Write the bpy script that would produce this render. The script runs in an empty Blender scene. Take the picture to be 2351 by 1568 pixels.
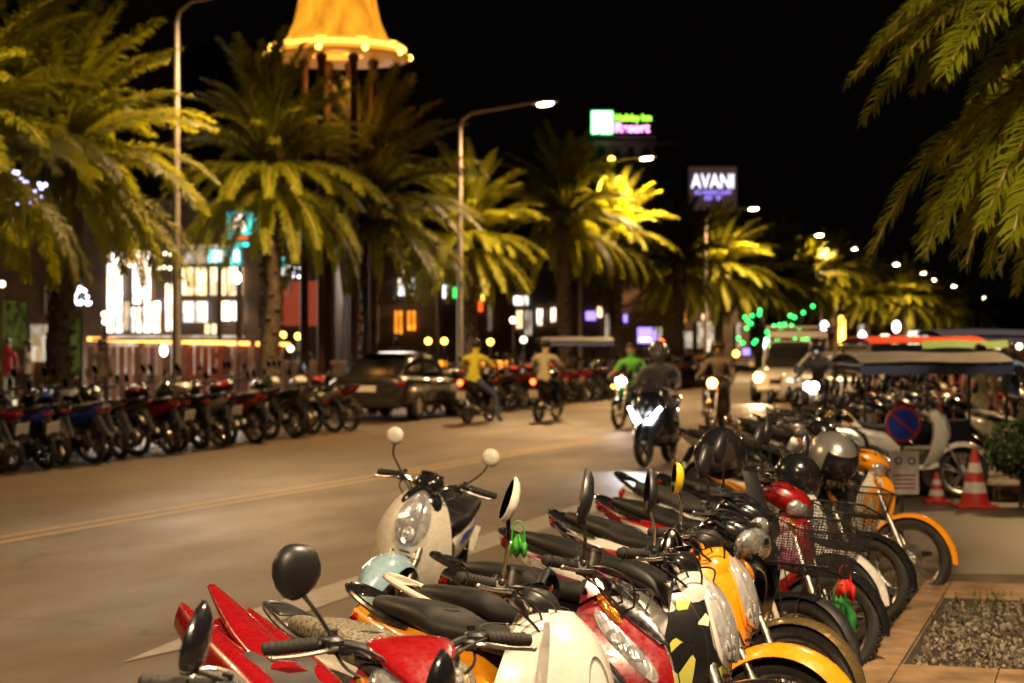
import bpy, math, random
from mathutils import Vector, Matrix, Euler
random.seed(7)
R = math.radians
sc = bpy.context.scene
col = sc.collection

# ------------------------------------------------------------------ camera, sky, exposure
CAMH, FPX, CX, HY = 1.82, 4571.0, 1175.5, 765.0
cam_d = bpy.data.cameras.new("camera"); cam = bpy.data.objects.new("camera", cam_d); col.objects.link(cam)
sc.camera = cam
cam.location = (0, 0, CAMH)
cam.rotation_euler = (R(90) - math.atan(19.0 / FPX), 0, 0)
cam_d.lens = 70; cam_d.sensor_width = 36
cam_d.clip_start = 0.1; cam_d.clip_end = 3000
cam_d.dof.use_dof = True; cam_d.dof.focus_distance = 6.9; cam_d.dof.aperture_fstop = 4.2
w = bpy.data.worlds.new("World"); sc.world = w; w.use_nodes = True
nt = w.node_tree; bg = nt.nodes["Background"]
bg.inputs[0].default_value = (0.75, 0.5, 0.42, 1); bg.inputs[1].default_value = 0.0008
sc.view_settings.view_transform = 'Standard'; sc.view_settings.look = 'None'
sc.view_settings.gamma = 1.0; sc.view_settings.use_curve_mapping = False
sc.view_settings.exposure = 1.1
sc.render.engine = 'CYCLES'
sc.cycles.use_denoising = True
sc.cycles.max_bounces = 6; sc.cycles.diffuse_bounces = 2; sc.cycles.glossy_bounces = 3
sc.cycles.transmission_bounces = 4; sc.cycles.transparent_max_bounces = 8
sc.cycles.sample_clamp_indirect = 4.0; sc.cycles.sample_clamp_direct = 0
sc.cycles.use_light_tree = True
sc.cycles.caustics_reflective = False; sc.cycles.caustics_refractive = False
LAMP = (1.0, 0.60, 0.26); LAMPW = (1.0, 0.72, 0.43)

# road frame: along the road (far is +), and to the left of it
RD = Vector((0.2861, 0.9582, 0)); LD = Vector((-0.9582, 0.2861, 0))
def rp(s, d, z=0.0): return RD * s + LD * d + Vector((0, 0, z))
def gp(px, py, z=0.0):
    Z = (CAMH - z) * FPX / (py - HY)
    return Vector(((px - CX) / FPX * Z, Z, z))
def at(px, py, Z): return Vector(((px - CX) / FPX * Z, Z, CAMH - (py - HY) / FPX * Z))

# ------------------------------------------------------------------ materials
MATS = {}
def mat(name, c=(0.5, 0.5, 0.5), rough=0.5, metal=0.0, coat=0.0, emit=None, es=1.0, bump=0, bscale=20, var=0, vscale=5,
        c2=None, trans=0.0, alpha=1.0, rvar=0, spec=0.5, coords='Object', bdist=0.02):
    if name in MATS: return MATS[name]
    m = bpy.data.materials.new(name); m.use_nodes = True; t = m.node_tree; n = t.nodes; b = n["Principled BSDF"]
    I = b.inputs
    I["Base Color"].default_value = (*c, 1); I["Roughness"].default_value = rough; I["Metallic"].default_value = metal
    I["Coat Weight"].default_value = coat; I["Coat Roughness"].default_value = 0.025
    I["Transmission Weight"].default_value = trans; I["Specular IOR Level"].default_value = spec
    I["Alpha"].default_value = alpha
    if emit: I["Emission Color"].default_value = (*emit, 1); I["Emission Strength"].default_value = es
    if var or bump or rvar or c2:
        tc = n.new("ShaderNodeTexCoord")
        def noise(s, d=6):
            x = n.new("ShaderNodeTexNoise"); x.inputs["Scale"].default_value = s; x.inputs["Detail"].default_value = d
            x.inputs["Roughness"].default_value = 0.62
            t.links.new(tc.outputs[coords], x.inputs["Vector"]); return x
        if var or c2:
            x = noise(vscale); mx = n.new("ShaderNodeMix"); mx.data_type = 'RGBA'
            k = c2 or tuple(v * (1 - var) for v in c)
            mx.inputs["A"].default_value = (*k, 1); mx.inputs["B"].default_value = (*[min(1, v * (1 + (0 if c2 else var))) for v in c], 1)
            mr = n.new("ShaderNodeMapRange"); mr.inputs["From Min"].default_value = 0.36; mr.inputs["From Max"].default_value = 0.64
            t.links.new(x.outputs["Fac"], mr.inputs["Value"]); t.links.new(mr.outputs[0], mx.inputs["Factor"])
            t.links.new(mx.outputs["Result"], I["Base Color"])
        if rvar:
            x = noise(vscale * 1.7); mr = n.new("ShaderNodeMapRange"); mr.inputs["From Min"].default_value = 0.3; mr.inputs["From Max"].default_value = 0.7
            mr.inputs["To Min"].default_value = max(0.02, rough - rvar); mr.inputs["To Max"].default_value = min(1, rough + rvar)
            t.links.new(x.outputs["Fac"], mr.inputs["Value"]); t.links.new(mr.outputs[0], I["Roughness"])
        if bump:
            x = noise(bscale); bm = n.new("ShaderNodeBump"); bm.inputs["Strength"].default_value = bump; bm.inputs["Distance"].default_value = bdist
            t.links.new(x.outputs["Fac"], bm.inputs["Height"]); t.links.new(bm.outputs[0], I["Normal"])
    MATS[name] = m; return m
def paint(name, c, metal=0.0, rough=0.28):
    return mat(name, c, rough=rough, metal=metal, coat=1.0, rvar=0.12, vscale=26, var=0.08)
def emis(name, c, s):
    m = mat(name, (0.02, 0.02, 0.02), emit=c, es=s); return m
def lens_mat(name, c=(0.80, 0.80, 0.80), scale=28, strength=0.15, metal=0.6):
    """pressed reflector with vertical flutes behind clear plastic"""
    if name in MATS: return MATS[name]
    m = mat(name, c, rough=0.16, metal=metal, coat=1.0); t = m.node_tree; n = t.nodes; b = n["Principled BSDF"]
    tc = n.new("ShaderNodeTexCoord"); v = n.new("ShaderNodeTexWave"); v.inputs["Scale"].default_value = scale; v.bands_direction = 'Y'; v.inputs["Distortion"].default_value = .6
    vo = n.new("ShaderNodeTexVoronoi"); vo.inputs["Scale"].default_value = 34
    t.links.new(tc.outputs["Object"], v.inputs["Vector"]); t.links.new(tc.outputs["Object"], vo.inputs["Vector"])
    bm = n.new("ShaderNodeBump"); bm.inputs["Strength"].default_value = strength; bm.inputs["Distance"].default_value = 0.01
    t.links.new(v.outputs["Fac"], bm.inputs["Height"]); t.links.new(bm.outputs[0], b.inputs["Normal"])
    sp = n.new("ShaderNodeSeparateColor"); t.links.new(vo.outputs["Color"], sp.inputs[0]); cr = n.new("ShaderNodeValToRGB"); cr.color_ramp.elements[0].color = (*[k * .30 for k in c], 1); cr.color_ramp.elements[1].color = (*c, 1)
    t.links.new(sp.outputs[0], cr.inputs[0]); t.links.new(cr.outputs[0], b.inputs["Base Color"])
    return m
def leaf_mat(name, c, c2, tr=.45):
    m = mat(name, c, rough=.5, spec=.35, c2=c2, vscale=3); t = m.node_tree; n = t.nodes; b = n["Principled BSDF"]; out = [x for x in n if x.type == 'OUTPUT_MATERIAL'][0]
    tl = n.new("ShaderNodeBsdfTranslucent"); tl.inputs[0].default_value = (c[0] * 1.5, c[1] * 1.4, c[2], 1); ms = n.new("ShaderNodeMixShader"); ms.inputs[0].default_value = tr
    t.links.new(b.outputs[0], ms.inputs[1]); t.links.new(tl.outputs[0], ms.inputs[2]); t.links.new(ms.outputs[0], out.inputs[0]); return m
def interior(m, scale, lo=.4, hi=1.5):
    """uneven brightness of a lit room seen through glass: shelves, people, fittings"""
    t = m.node_tree; n = t.nodes; b = n["Principled BSDF"]; es = b.inputs["Emission Strength"].default_value
    tc = n.new("ShaderNodeTexCoord"); mp = n.new("ShaderNodeMapping"); mp.inputs["Scale"].default_value = (1.6, 1, .8); v = n.new("ShaderNodeTexVoronoi"); v.inputs["Scale"].default_value = scale; v.distance = 'CHEBYCHEV'
    t.links.new(tc.outputs["Object"], mp.inputs[0]); t.links.new(mp.outputs[0], v.inputs["Vector"]); sp = n.new("ShaderNodeSeparateColor"); t.links.new(v.outputs["Color"], sp.inputs[0])
    mr = n.new("ShaderNodeMapRange"); mr.inputs["To Min"].default_value = es * lo; mr.inputs["To Max"].default_value = es * hi; t.links.new(sp.outputs[0], mr.inputs["Value"]); t.links.new(mr.outputs[0], b.inputs["Emission Strength"])
    hs = n.new("ShaderNodeMix"); hs.data_type = 'RGBA'; hs.inputs["A"].default_value = b.inputs["Emission Color"].default_value; e_ = b.inputs["Emission Color"].default_value; hs.inputs["B"].default_value = (e_[0], e_[1] * .72, e_[2] * .42, 1)
    t.links.new(sp.outputs[1], hs.inputs["Factor"]); t.links.new(hs.outputs["Result"], b.inputs["Emission Color"]); return m
def asphalt_mat():
    m = mat('asphalt', (0.125, 0.100, 0.068), rough=.58, spec=.3); t = m.node_tree; n = t.nodes; b = n["Principled BSDF"]; tc = n.new("ShaderNodeTexCoord")
    rot = n.new("ShaderNodeMapping"); rot.inputs["Rotation"].default_value = (0, 0, math.radians(16.6)); t.links.new(tc.outputs["Object"], rot.inputs[0])
    def nz(s, sc3=(1, 1, 1), d=5, r=.6):
        mp = n.new("ShaderNodeMapping"); mp.inputs["Scale"].default_value = sc3; x = n.new("ShaderNodeTexNoise"); x.inputs["Scale"].default_value = s; x.inputs["Detail"].default_value = d; x.inputs["Roughness"].default_value = r
        t.links.new(rot.outputs[0], mp.inputs[0]); t.links.new(mp.outputs[0], x.inputs["Vector"]); return x
    def rng(x, a, b_, c, d):
        mr = n.new("ShaderNodeMapRange"); mr.inputs["From Min"].default_value = a; mr.inputs["From Max"].default_value = b_; mr.inputs["To Min"].default_value = c; mr.inputs["To Max"].default_value = d; t.links.new(x, mr.inputs["Value"]); return mr.outputs[0]
    def mul(a, b_):
        q = n.new("ShaderNodeMath"); q.operation = 'MULTIPLY'; t.links.new(a, q.inputs[0]); t.links.new(b_, q.inputs[1]); return q.outputs[0]
    fine = rng(nz(70, d=3, r=.8).outputs[0], .3, .7, .5, 1.5); big = rng(nz(.30, (1, .35, 1)).outputs[0], .35, .65, .74, 1.20); wheel_ = rng(nz(1.1, (1, .03, 1), 3).outputs[0], .35, .65, .88, 1.08); st = rng(nz(2.2, d=6, r=.7).outputs[0], .60, .72, 1.0, .72)
    ve = n.new("ShaderNodeTexVoronoi"); ve.feature = 'DISTANCE_TO_EDGE'; ve.inputs["Scale"].default_value = .22; nd = nz(1.5, d=6); ad = n.new("ShaderNodeVectorMath"); ad.operation = 'MULTIPLY_ADD'; ad.inputs[1].default_value = (1.1, 1.1, 0); t.links.new(nd.outputs["Color"], ad.inputs[0]); t.links.new(rot.outputs[0], ad.inputs[2]); t.links.new(ad.outputs[0], ve.inputs["Vector"])
    crack = rng(ve.outputs["Distance"], .0015, .006, .45, 1.0)
    f = mul(mul(mul(fine, big), mul(wheel_, st)), crack)
    mx = n.new("ShaderNodeVectorMath"); mx.operation = 'SCALE'; mx.inputs[0].default_value = (0.076, 0.050, 0.024); t.links.new(f, mx.inputs["Scale"]); t.links.new(mx.outputs[0], b.inputs["Base Color"])
    t.links.new(rng(nz(.8, (1, .4, 1)).outputs[0], .3, .7, .46, .66), b.inputs["Roughness"])
    bm = n.new("ShaderNodeBump"); bm.inputs["Strength"].default_value = .55; bm.inputs["Distance"].default_value = .006; t.links.new(nz(90, d=4, r=.8).outputs[0], bm.inputs["Height"]); t.links.new(bm.outputs[0], b.inputs["Normal"]); return m

# ------------------------------------------------------------------ mesh building
def cr4(a, b, c, d, t):
    return 0.5 * ((2 * b) + (-a + c) * t + (2 * a - 5 * b + 4 * c - d) * t * t + (-a + 3 * b - 3 * c + d) * t ** 3)
def curve(vals, t):
    """Catmull-Rom through a list of numbers or tuples, t in 0..1"""
    n = len(vals) - 1; x = max(0.0, min(1.0, t)) * n; i = min(int(x), n - 1); f = x - i
    g = lambda k: vals[max(0, min(n, k))]
    a, b, c, d = g(i - 1), g(i), g(i + 1), g(i + 2)
    if isinstance(b, (tuple, list, Vector)): return tuple(cr4(a[k], b[k], c[k], d[k], f) for k in range(len(b)))
    return cr4(a, b, c, d, f)
def spw(x, e): return math.copysign(abs(x) ** e, x)

class MB:
    def __init__(s): s.v = []; s.f = []
    def add(s, vs, fs):
        o = len(s.v); s.v += [tuple(v) for v in vs]; s.f += [tuple(i + o for i in f) for f in fs]; return s
    def box(s, c, d, rot=None, bev=0.0):
        x, y, z = d[0] / 2, d[1] / 2, d[2] / 2
        if bev <= 0:
            vs = [Vector((i * x, j * y, k * z)) for i in (-1, 1) for j in (-1, 1) for k in (-1, 1)]
            fs = [(0, 1, 3, 2), (4, 6, 7, 5), (0, 4, 5, 1), (2, 3, 7, 6), (0, 2, 6, 4), (1, 5, 7, 3)]
        else:
            b = min(bev, x * .98, y * .98, z * .98); vs = []; rings = []
            for (zz, k) in ((-z, b), (-z + b, 0), (z - b, 0), (z, b)):
                X, Y = x - k, y - k; c2 = b * (1 if k == 0 else .4)
                r = [(X, -Y + c2), (X, Y - c2), (X - c2, Y), (-X + c2, Y), (-X, Y - c2), (-X, -Y + c2), (-X + c2, -Y), (X - c2, -Y)]
                rings.append([len(vs) + i for i in range(8)]); vs += [Vector((p[0], p[1], zz)) for p in r]
            fs = [tuple(reversed(rings[0])), tuple(rings[3])]
            for q in range(3):
                for i in range(8): fs.append((rings[q][i], rings[q][(i + 1) % 8], rings[q + 1][(i + 1) % 8], rings[q + 1][i]))
        M = rot.to_matrix() if isinstance(rot, Euler) else rot
        if M is not None: vs = [M @ v for v in vs]
        return s.add([v + Vector(c) for v in vs], fs)
    def tube(s, pts, r, n=8, caps=True, smooth=0):
        pts = [Vector(p) for p in pts]
        if smooth:
            k = (len(pts) - 1) * smooth; rr = r if isinstance(r, (list, tuple)) else [r] * len(pts)
            r = [curve(list(rr), i / k) for i in range(k + 1)]
            pts = [Vector(curve([tuple(p) for p in pts], i / k)) for i in range(k + 1)]
        if not isinstance(r, (list, tuple)): r = [r] * len(pts)
        vs = []; fs = []; m = len(pts); up = None
        for i, p in enumerate(pts):
            d = (pts[min(i + 1, m - 1)] - pts[max(i - 1, 0)])
            if d.length < 1e-9: d = Vector((0, 0, 1))
            d.normalize()
            if up is None:
                up = Vector((0, 0, 1)) if abs(d.z) < 0.9 else Vector((1, 0, 0))
            a = up - d * up.dot(d)
            if a.length < 1e-6: a = d.orthogonal()
            a.normalize(); up = a; b = d.cross(a)
            for j in range(n):
                t = 2 * math.pi * j / n; vs.append(p + (a * math.cos(t) + b * math.sin(t)) * r[i])
        for i in range(m - 1):
            for j in range(n):
                q = (j + 1) % n; fs.append((i * n + j, i * n + q, (i + 1) * n + q, (i + 1) * n + j))
        if caps: fs += [tuple(reversed(range(n))), tuple(range((m - 1) * n, m * n))]
        return s.add(vs, fs)
    def lathe(s, prof, c=(0, 0, 0), axis=(0, 0, 1), n=24, a0=0, a1=360, closed=False):
        c = Vector(c); ax = Vector(axis).normalized(); u = ax.orthogonal().normalized(); w_ = ax.cross(u)
        full = abs(a1 - a0) >= 359.9; k = n if full else n + 1; vs = []; fs = []; m = len(prof)
        for i in range(k):
            t = R(a0 + (a1 - a0) * i / n); d = u * math.cos(t) + w_ * math.sin(t)
            for (r, h) in prof: vs.append(c + d * r + ax * h)
        for i in range(n):
            j = (i + 1) % k
            for q in range(m if closed else m - 1):
                q2 = (q + 1) % m; fs.append((i * m + q, j * m + q, j * m + q2, i * m + q2))
        return s.add(vs, fs)
    def ell(s, c, r, rot=None, n=16, m=10, p0=-90, p1=90):
        vs = []; fs = []; M = rot.to_matrix() if isinstance(rot, Euler) else rot; c = Vector(c)
        for i in range(m + 1):
            p = R(p0 + (p1 - p0) * i / m)
            for j in range(n):
                t = 2 * math.pi * j / n
                v = Vector((math.cos(p) * math.cos(t) * r[0], math.cos(p) * math.sin(t) * r[1], math.sin(p) * r[2]))
                vs.append((M @ v if M is not None else v) + c)
        for i in range(m):
            for j in range(n): q = (j + 1) % n; fs.append((i * n + j, i * n + q, (i + 1) * n + q, (i + 1) * n + j))
        return s.add(vs, fs)
    def loft(s, st, k=4, n=20, y=0.0, my=1):
        """st: (x, z, tilt_deg, half_width, half_height, exponent)"""
        N = (len(st) - 1) * k; vs = []; fs = []
        for i in range(N + 1):
            x, z, t, a, b, e = curve([tuple(q) for q in st], i / N); t = R(t); a = max(a, .002); b = max(b, .002); e = max(1.4, e)
            for j in range(n):
                th = 2 * math.pi * j / n; cy = spw(math.cos(th), 2 / e) * a; cz = spw(math.sin(th), 2 / e) * b
                vs.append((x - math.sin(t) * cz, (y + cy) * my, z + math.cos(t) * cz))
        for i in range(N):
            for j in range(n): q = (j + 1) % n; fs.append((i * n + j, i * n + q, (i + 1) * n + q, (i + 1) * n + j))
        fs += [tuple(reversed(range(n))), tuple(range(N * n, (N + 1) * n))]
        return s.add(vs, fs)
    def sheet(s, fn, nu=12, nv=12, th=0.006, u0=-1, u1=1, v0=0, v1=1, closeu=False):
        """fn(u,v)->xyz ; a thin solid sheet"""
        G = [[Vector(fn(u0 + (u1 - u0) * i / nu, v0 + (v1 - v0) * j / nv)) for i in range(nu + 1)] for j in range(nv + 1)]
        vs = []; fs = []
        def nrm(j, i):
            a = G[j][min(i + 1, nu)] - G[j][max(i - 1, 0)]; b = G[min(j + 1, nv)][i] - G[max(j - 1, 0)][i]
            c = a.cross(b); return c.normalized() if c.length > 1e-10 else Vector((1, 0, 0))
        W = nu + 1
        for j in range(nv + 1):
            for i in range(nu + 1): vs.append(G[j][i])
        o = len(vs)
        for j in range(nv + 1):
            for i in range(nu + 1): vs.append(G[j][i] - nrm(j, i) * th)
        for j in range(nv):
            for i in range(nu):
                a, b, c, d = j * W + i, j * W + i + 1, (j + 1) * W + i + 1, (j + 1) * W + i
                fs.append((a, b, c, d)); fs.append((o + d, o + c, o + b, o + a))
        for j in range(nv):
            for i in (0, nu):
                a, b = j * W + i, (j + 1) * W + i; fs.append((a, b, o + b, o + a) if i else (b, a, o + a, o + b))
        for i in range(nu):
            for j in (0, nv):
                a, b = j * W + i, j * W + i + 1; fs.append((b, a, o + a, o + b) if j else (a, b, o + b, o + a))
        return s.add(vs, fs)
    def patch(s, fn, cu, cv, ru, rv, h=0.012, rot=0.0, e=2.0, n=20, m=5, base=-0.004, edge=0.004):
        """a domed plate lying on the surface fn(u,v), outline a (super)ellipse in u,v"""
        def nr(u, v):
            d = 0.01; a = Vector(fn(u + d, v)) - Vector(fn(u - d, v)); b = Vector(fn(u, v + d)) - Vector(fn(u, v - d))
            c = b.cross(a)
            return c.normalized() if c.length > 1e-12 else Vector((1, 0, 0))
        vs = []; fs = []; cr, sr = math.cos(R(rot)), math.sin(R(rot))
        rings = [(1.0, base), (1.0, edge)] + [((m - q) / m, edge + h * (1 - ((m - q) / m) ** 2)) for q in range(1, m)] + [(0.02, edge + h)]
        for (k, off) in rings:
            for j in range(n):
                t = 2 * math.pi * j / n; a = spw(math.cos(t), 2 / e) * ru * k; b = spw(math.sin(t), 2 / e) * rv * k
                u = cu + a * cr - b * sr; v = cv + a * sr + b * cr
                vs.append(Vector(fn(u, v)) + nr(u, v) * off)
        for i in range(len(rings) - 1):
            for j in range(n): q = (j + 1) % n; fs.append((i * n + j, i * n + q, (i + 1) * n + q, (i + 1) * n + j))
        fs.append(tuple(range((len(rings) - 1) * n, len(rings) * n)))
        return s.add(vs, fs)
    def prism(s, pts, z0, z1):
        n = len(pts); vs = [(p[0], p[1], z0) for p in pts] + [(p[0], p[1], z1) for p in pts]
        return s.add(vs, [tuple(reversed(range(n))), tuple(range(n, 2 * n))] + [(i, (i + 1) % n, n + (i + 1) % n, n + i) for i in range(n)])
    def xf(s, M): s.v = [tuple(M @ Vector(v)) for v in s.v]; return s
    def mesh(s, name, m, sharp=42):
        me = bpy.data.meshes.new(name); me.from_pydata(s.v, [], s.f)
        me.materials.append(m); me.shade_smooth(); me.set_sharp_from_angle(angle=R(sharp)); return me
    def obj(s, name, m, parent=None, loc=None, sharp=42):
        o = bpy.data.objects.new(name, s.mesh(name, m, sharp)); col.objects.link(o)
        if parent is not None: o.parent = parent
        if loc is not None: o.location = loc
        return o
def fixn(o):
    import bmesh
    b = bmesh.new(); b.from_mesh(o.data); bmesh.ops.recalc_face_normals(b, faces=b.faces); b.to_mesh(o.data); b.free()
def tag(o, label, cat, group=None):
    o['label'] = label; o['category'] = cat
    if group: o['group'] = group
    return o
def empty(name, loc=(0, 0, 0), rz=0.0, rx=0.0):
    o = bpy.data.objects.new(name, None); col.objects.link(o); o.location = loc; o.rotation_euler = (rx, 0, rz); o.empty_display_size = .1; return o
def struct(o): o['kind'] = 'structure'; return o
def stuff(o): o['kind'] = 'stuff'; return o
def kids(o): return CH.get(o.name, [])
CH = {}
def reg(parent, o): CH.setdefault(parent.name, []).append(o); return o
def copy_tree(o, parent=None, pal=None):
    c = o.copy(); col.objects.link(c)
    if parent is not None: c.parent = parent
    role = ROLE.get(o.name)
    if role: ROLE[c.name] = role
    if pal and role and role in pal and c.type == 'MESH':
        c.material_slots[0].link = 'OBJECT'; c.material_slots[0].material = pal[role]
    for k in kids(o): reg(c, copy_tree(k, c, pal))
    return c
ROLE = {}

# ------------------------------------------------------------------ shared materials
K = mat('black_plastic', (0.014, 0.014, 0.015), rough=0.42, rvar=0.12, bump=0.15, bscale=220, var=0.4, vscale=14, bdist=.002)
RUB = mat('rubber', (0.02, 0.018, 0.016), rough=0.75, bump=0.5, bscale=60, var=0.35, vscale=8, bdist=.004)
CHR = mat('chrome', (0.75, 0.72, 0.68), rough=0.14, metal=1.0, rvar=0.08, vscale=20)
ALU = mat('cast_aluminium', (0.42, 0.40, 0.37), rough=0.38, metal=1.0, rvar=0.12, vscale=18, var=0.25)
STEEL = mat('dark_steel', (0.09, 0.08, 0.07), rough=0.42, metal=0.8, var=0.5, vscale=20)
GRIME = mat('grimy_engine', (0.06, 0.05, 0.04), rough=0.55, metal=0.6, bump=0.5, bscale=40, var=0.5, vscale=15)
LENS = lens_mat('headlight_reflector')
LENS2 = lens_mat('headlight_flutes', (0.8, 0.8, 0.82), scale=16, strength=0.3)
AMB = lens_mat('amber_lens', (0.9, 0.35, 0.04), scale=40, strength=.5, metal=.4)
REDL = lens_mat('red_lens', (0.55, 0.01, 0.008), scale=50, strength=.5, metal=.3)
COVER = mat('clear_lens_cover', (.9, .9, .9), rough=0.03, alpha=0.16, spec=1.0, coat=1.0)
BOWL = mat('polished_reflector', (.62, .62, .64), rough=.12, metal=.85, bump=.2, bscale=30, bdist=.01)
MIR = mat('mirror_glass', (0.7, 0.72, 0.72), rough=0.03, metal=1.0, var=.15, vscale=12)
PLATE = mat('plate_white', (0.62, 0.58, 0.5), rough=0.5, var=0.12, vscale=30)
SEATK = mat('seat_black', (0.011, 0.011, 0.011), rough=0.5, bump=0.35, bscale=260, rvar=.1, vscale=10, bdist=.002)
SEATG = mat('seat_grey', (0.035, 0.033, 0.030), rough=0.6, bump=0.35, bscale=240, rvar=.1, vscale=10, bdist=.002)
# ------------------------------------------------------------------ motorbikes
AX0 = Vector((0.38, 0, 0.75)); AXD = Vector((-0.44, 0, 0.9)).normalized()
WR = 0.285
MIRSHAPES = {
    'round': [(.052 * math.cos(R(a)), .052 * math.sin(R(a))) for a in range(0, 360, 18)],
    'pear': [(.0, .064), (.024, .062), (.047, .048), (.060, .022), (.062, -.004), (.052, -.030), (.036, -.050), (.018, -.064), (.0, -.070), (-.022, -.064),
             (-.043, -.045), (-.056, -.020), (-.060, .008), (-.052, .036), (-.036, .054), (-.018, .062)],
    'kite': [(.004, .086), (.026, .072), (.043, .048), (.049, .012), (.046, -.028), (.036, -.056), (.014, -.071), (-.010, -.069), (-.032, -.050),
             (-.047, -.024), (-.045, .002), (-.036, .032), (-.022, .062)],
    'leaf': [(.0, .080), (.022, .066), (.038, .040), (.044, .010), (.040, -.022), (.028, -.046), (.010, -.058), (-.012, -.058), (-.030, -.044),
             (-.040, -.018), (-.038, .014), (-.028, .044), (-.014, .068)],
}
def wheel(root, name, x, SM, style, det=2, rimrole='rim', w=.085):
    n = 40 if det > 1 else 20
    r = WR; hw = w / 2
    prof = [(r - .062, -hw * .62), (r - .045, -hw * .95), (r - .022, -hw), (r - .006, -hw * .68), (r, 0), (r - .006, hw * .68), (r - .022, hw), (r - .045, hw * .95), (r - .062, hw * .62)]
    c = (x, 0, WR)
    m = MB().lathe(prof, c, (0, 1, 0), n, closed=True)
    if det > 1:
        for k in range(52):      # tread blocks
            t = 2 * math.pi * k / 52
            for sy in (-1, 1):
                tt = t + (0.03 if sy > 0 else 0); q = Vector((math.cos(tt), 0, math.sin(tt)))
                m.box(Vector(c) + q * (r - .001) + Vector((0, sy * hw * .38, 0)), (.018, hw * .5, .008), Matrix.Rotation(-tt - R(90), 3, 'Y') @ Matrix.Rotation(.5 * sy, 3, 'Z'))
    ty = part(root, name, m.xf(SM), RUB, 'tyre')
    rr = r - .066
    m = MB().lathe([(rr - .008, -.026), (rr + .004, -.03), (rr + .004, -.022), (rr - .006, -.016), (rr - .010, 0), (rr - .006, .016), (rr + .004, .022), (rr + .004, .03), (rr - .008, .026), (rr - .014, .012), (rr - .014, -.012)], c, (0, 1, 0), n, closed=True)
    if style == 'spoke': part(ty, 'rim', m.xf(SM), CHR, rimrole)
    else:
        for k in range(5 if style == 'alloy' else 3):
            a = 2 * math.pi * k / (5 if style == 'alloy' else 3) + .3
            for da in ((-.13, .13) if style == 'alloy' else (0,)):
                p0 = Vector(c) + Vector((math.cos(a + da * 2), 0, math.sin(a + da * 2))) * .03; p1 = Vector(c) + Vector((math.cos(a + da), 0, math.sin(a + da))) * (rr - .008)
                m.tube([p0, p1], [.013, .010] if style == 'alloy' else [.024, .018], 6)
        part(ty, 'rim', m.xf(SM), K if style != 'alloy' else ALU, rimrole)
    if style == 'spoke':
        m = MB()
        for k in range(36 if det > 1 else 14):
            a = 2 * math.pi * k / (36 if det > 1 else 14); b = a + (.55 if k % 2 else -.55); sy = 1 if (k // 2) % 2 else -1
            m.tube([Vector(c) + Vector((math.cos(b) * .04, sy * .03, math.sin(b) * .04)), Vector(c) + Vector((math.cos(a) * rr, 0, math.sin(a) * rr))], .0019 if det > 1 else .003, 4, caps=False)
        o = part(ty, 'spokes', m.xf(SM), CHR)
        stuff(o)
    m = MB().lathe([(.0, -.055), (.02, -.055), (.024, -.04), (.055, -.036), (.058, .02), (.04, .036), (.02, .045), (.0, .05)], c, (0, 1, 0), 18)
    part(ty, 'hub', m.xf(SM), ALU)
    if det > 1:
        m = MB().lathe([(.062, -.048), (.105, -.048), (.105, -.044), (.062, -.044)], c, (0, 1, 0), 30, closed=True)
        for k in range(9):
            a = 2 * math.pi * k / 9; m.tube([Vector(c) + Vector((math.cos(a) * .06, -.046, math.sin(a) * .06)), Vector(c) + Vector((math.cos(a + .5) * .03, -.046, math.sin(a + .5) * .03))], .004, 4)
        part(ty, 'brake_disc', m.xf(SM), STEEL)
    return ty
PAL = {}
def part(parent, name, m, material, role=None, sharp=42, fix=True):
    o = m.obj(name, material, parent, None, sharp)
    if fix: fixn(o)
    if role:
        ROLE[o.name] = role
        if role in PAL: o.material_slots[0].link = 'OBJECT'; o.material_slots[0].material = PAL[role]
    reg(parent, o); return o

def mirror_head(shape, c, yaw, sc_=1.0, roll=0.0, tilt=0.0):
    """convex housing faces +x, glass faces -x"""
    pts = MIRSHAPES[shape]; n = len(pts); M = Matrix.Translation(c) @ Matrix.Rotation(R(yaw), 4, 'Z') @ Matrix.Rotation(R(tilt), 4, 'Y') @ Matrix.Rotation(R(roll), 4, 'X')
    h = MB(); vs = []
    rings = [(.93, -.001), (1.0, .002), (1.0, .010), (.90, .019), (.74, .026), (.50, .031), (.26, .033), (.04, .034)] if shape in ('kite', 'leaf') else [(.93, -.001), (1.0, .002), (1.0, .010), (.93, .021), (.78, .030), (.55, .036), (.28, .039), (.04, .040)]
    for k, x in rings: vs += [(x * sc_, p[0] * k * sc_, p[1] * k * sc_) for p in pts]
    fs = [(i * n + j, i * n + (j + 1) % n, (i + 1) * n + (j + 1) % n, (i + 1) * n + j) for i in range(len(rings) - 1) for j in range(n)]
    fs.append(tuple(range((len(rings) - 1) * n, len(rings) * n)))
    h.add(vs, fs).xf(M)
    g = MB().add([(-.0005 * sc_, p[0] * .92 * sc_, p[1] * .92 * sc_) for p in pts] + [(.002 * sc_, p[0] * .92 * sc_, p[1] * .92 * sc_) for p in pts],
                 [tuple(range(n)), tuple(reversed(range(n, 2 * n)))] + [(j, (j + 1) % n, n + (j + 1) % n, n + j) for j in range(n)]).xf(M)
    return h, g

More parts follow.
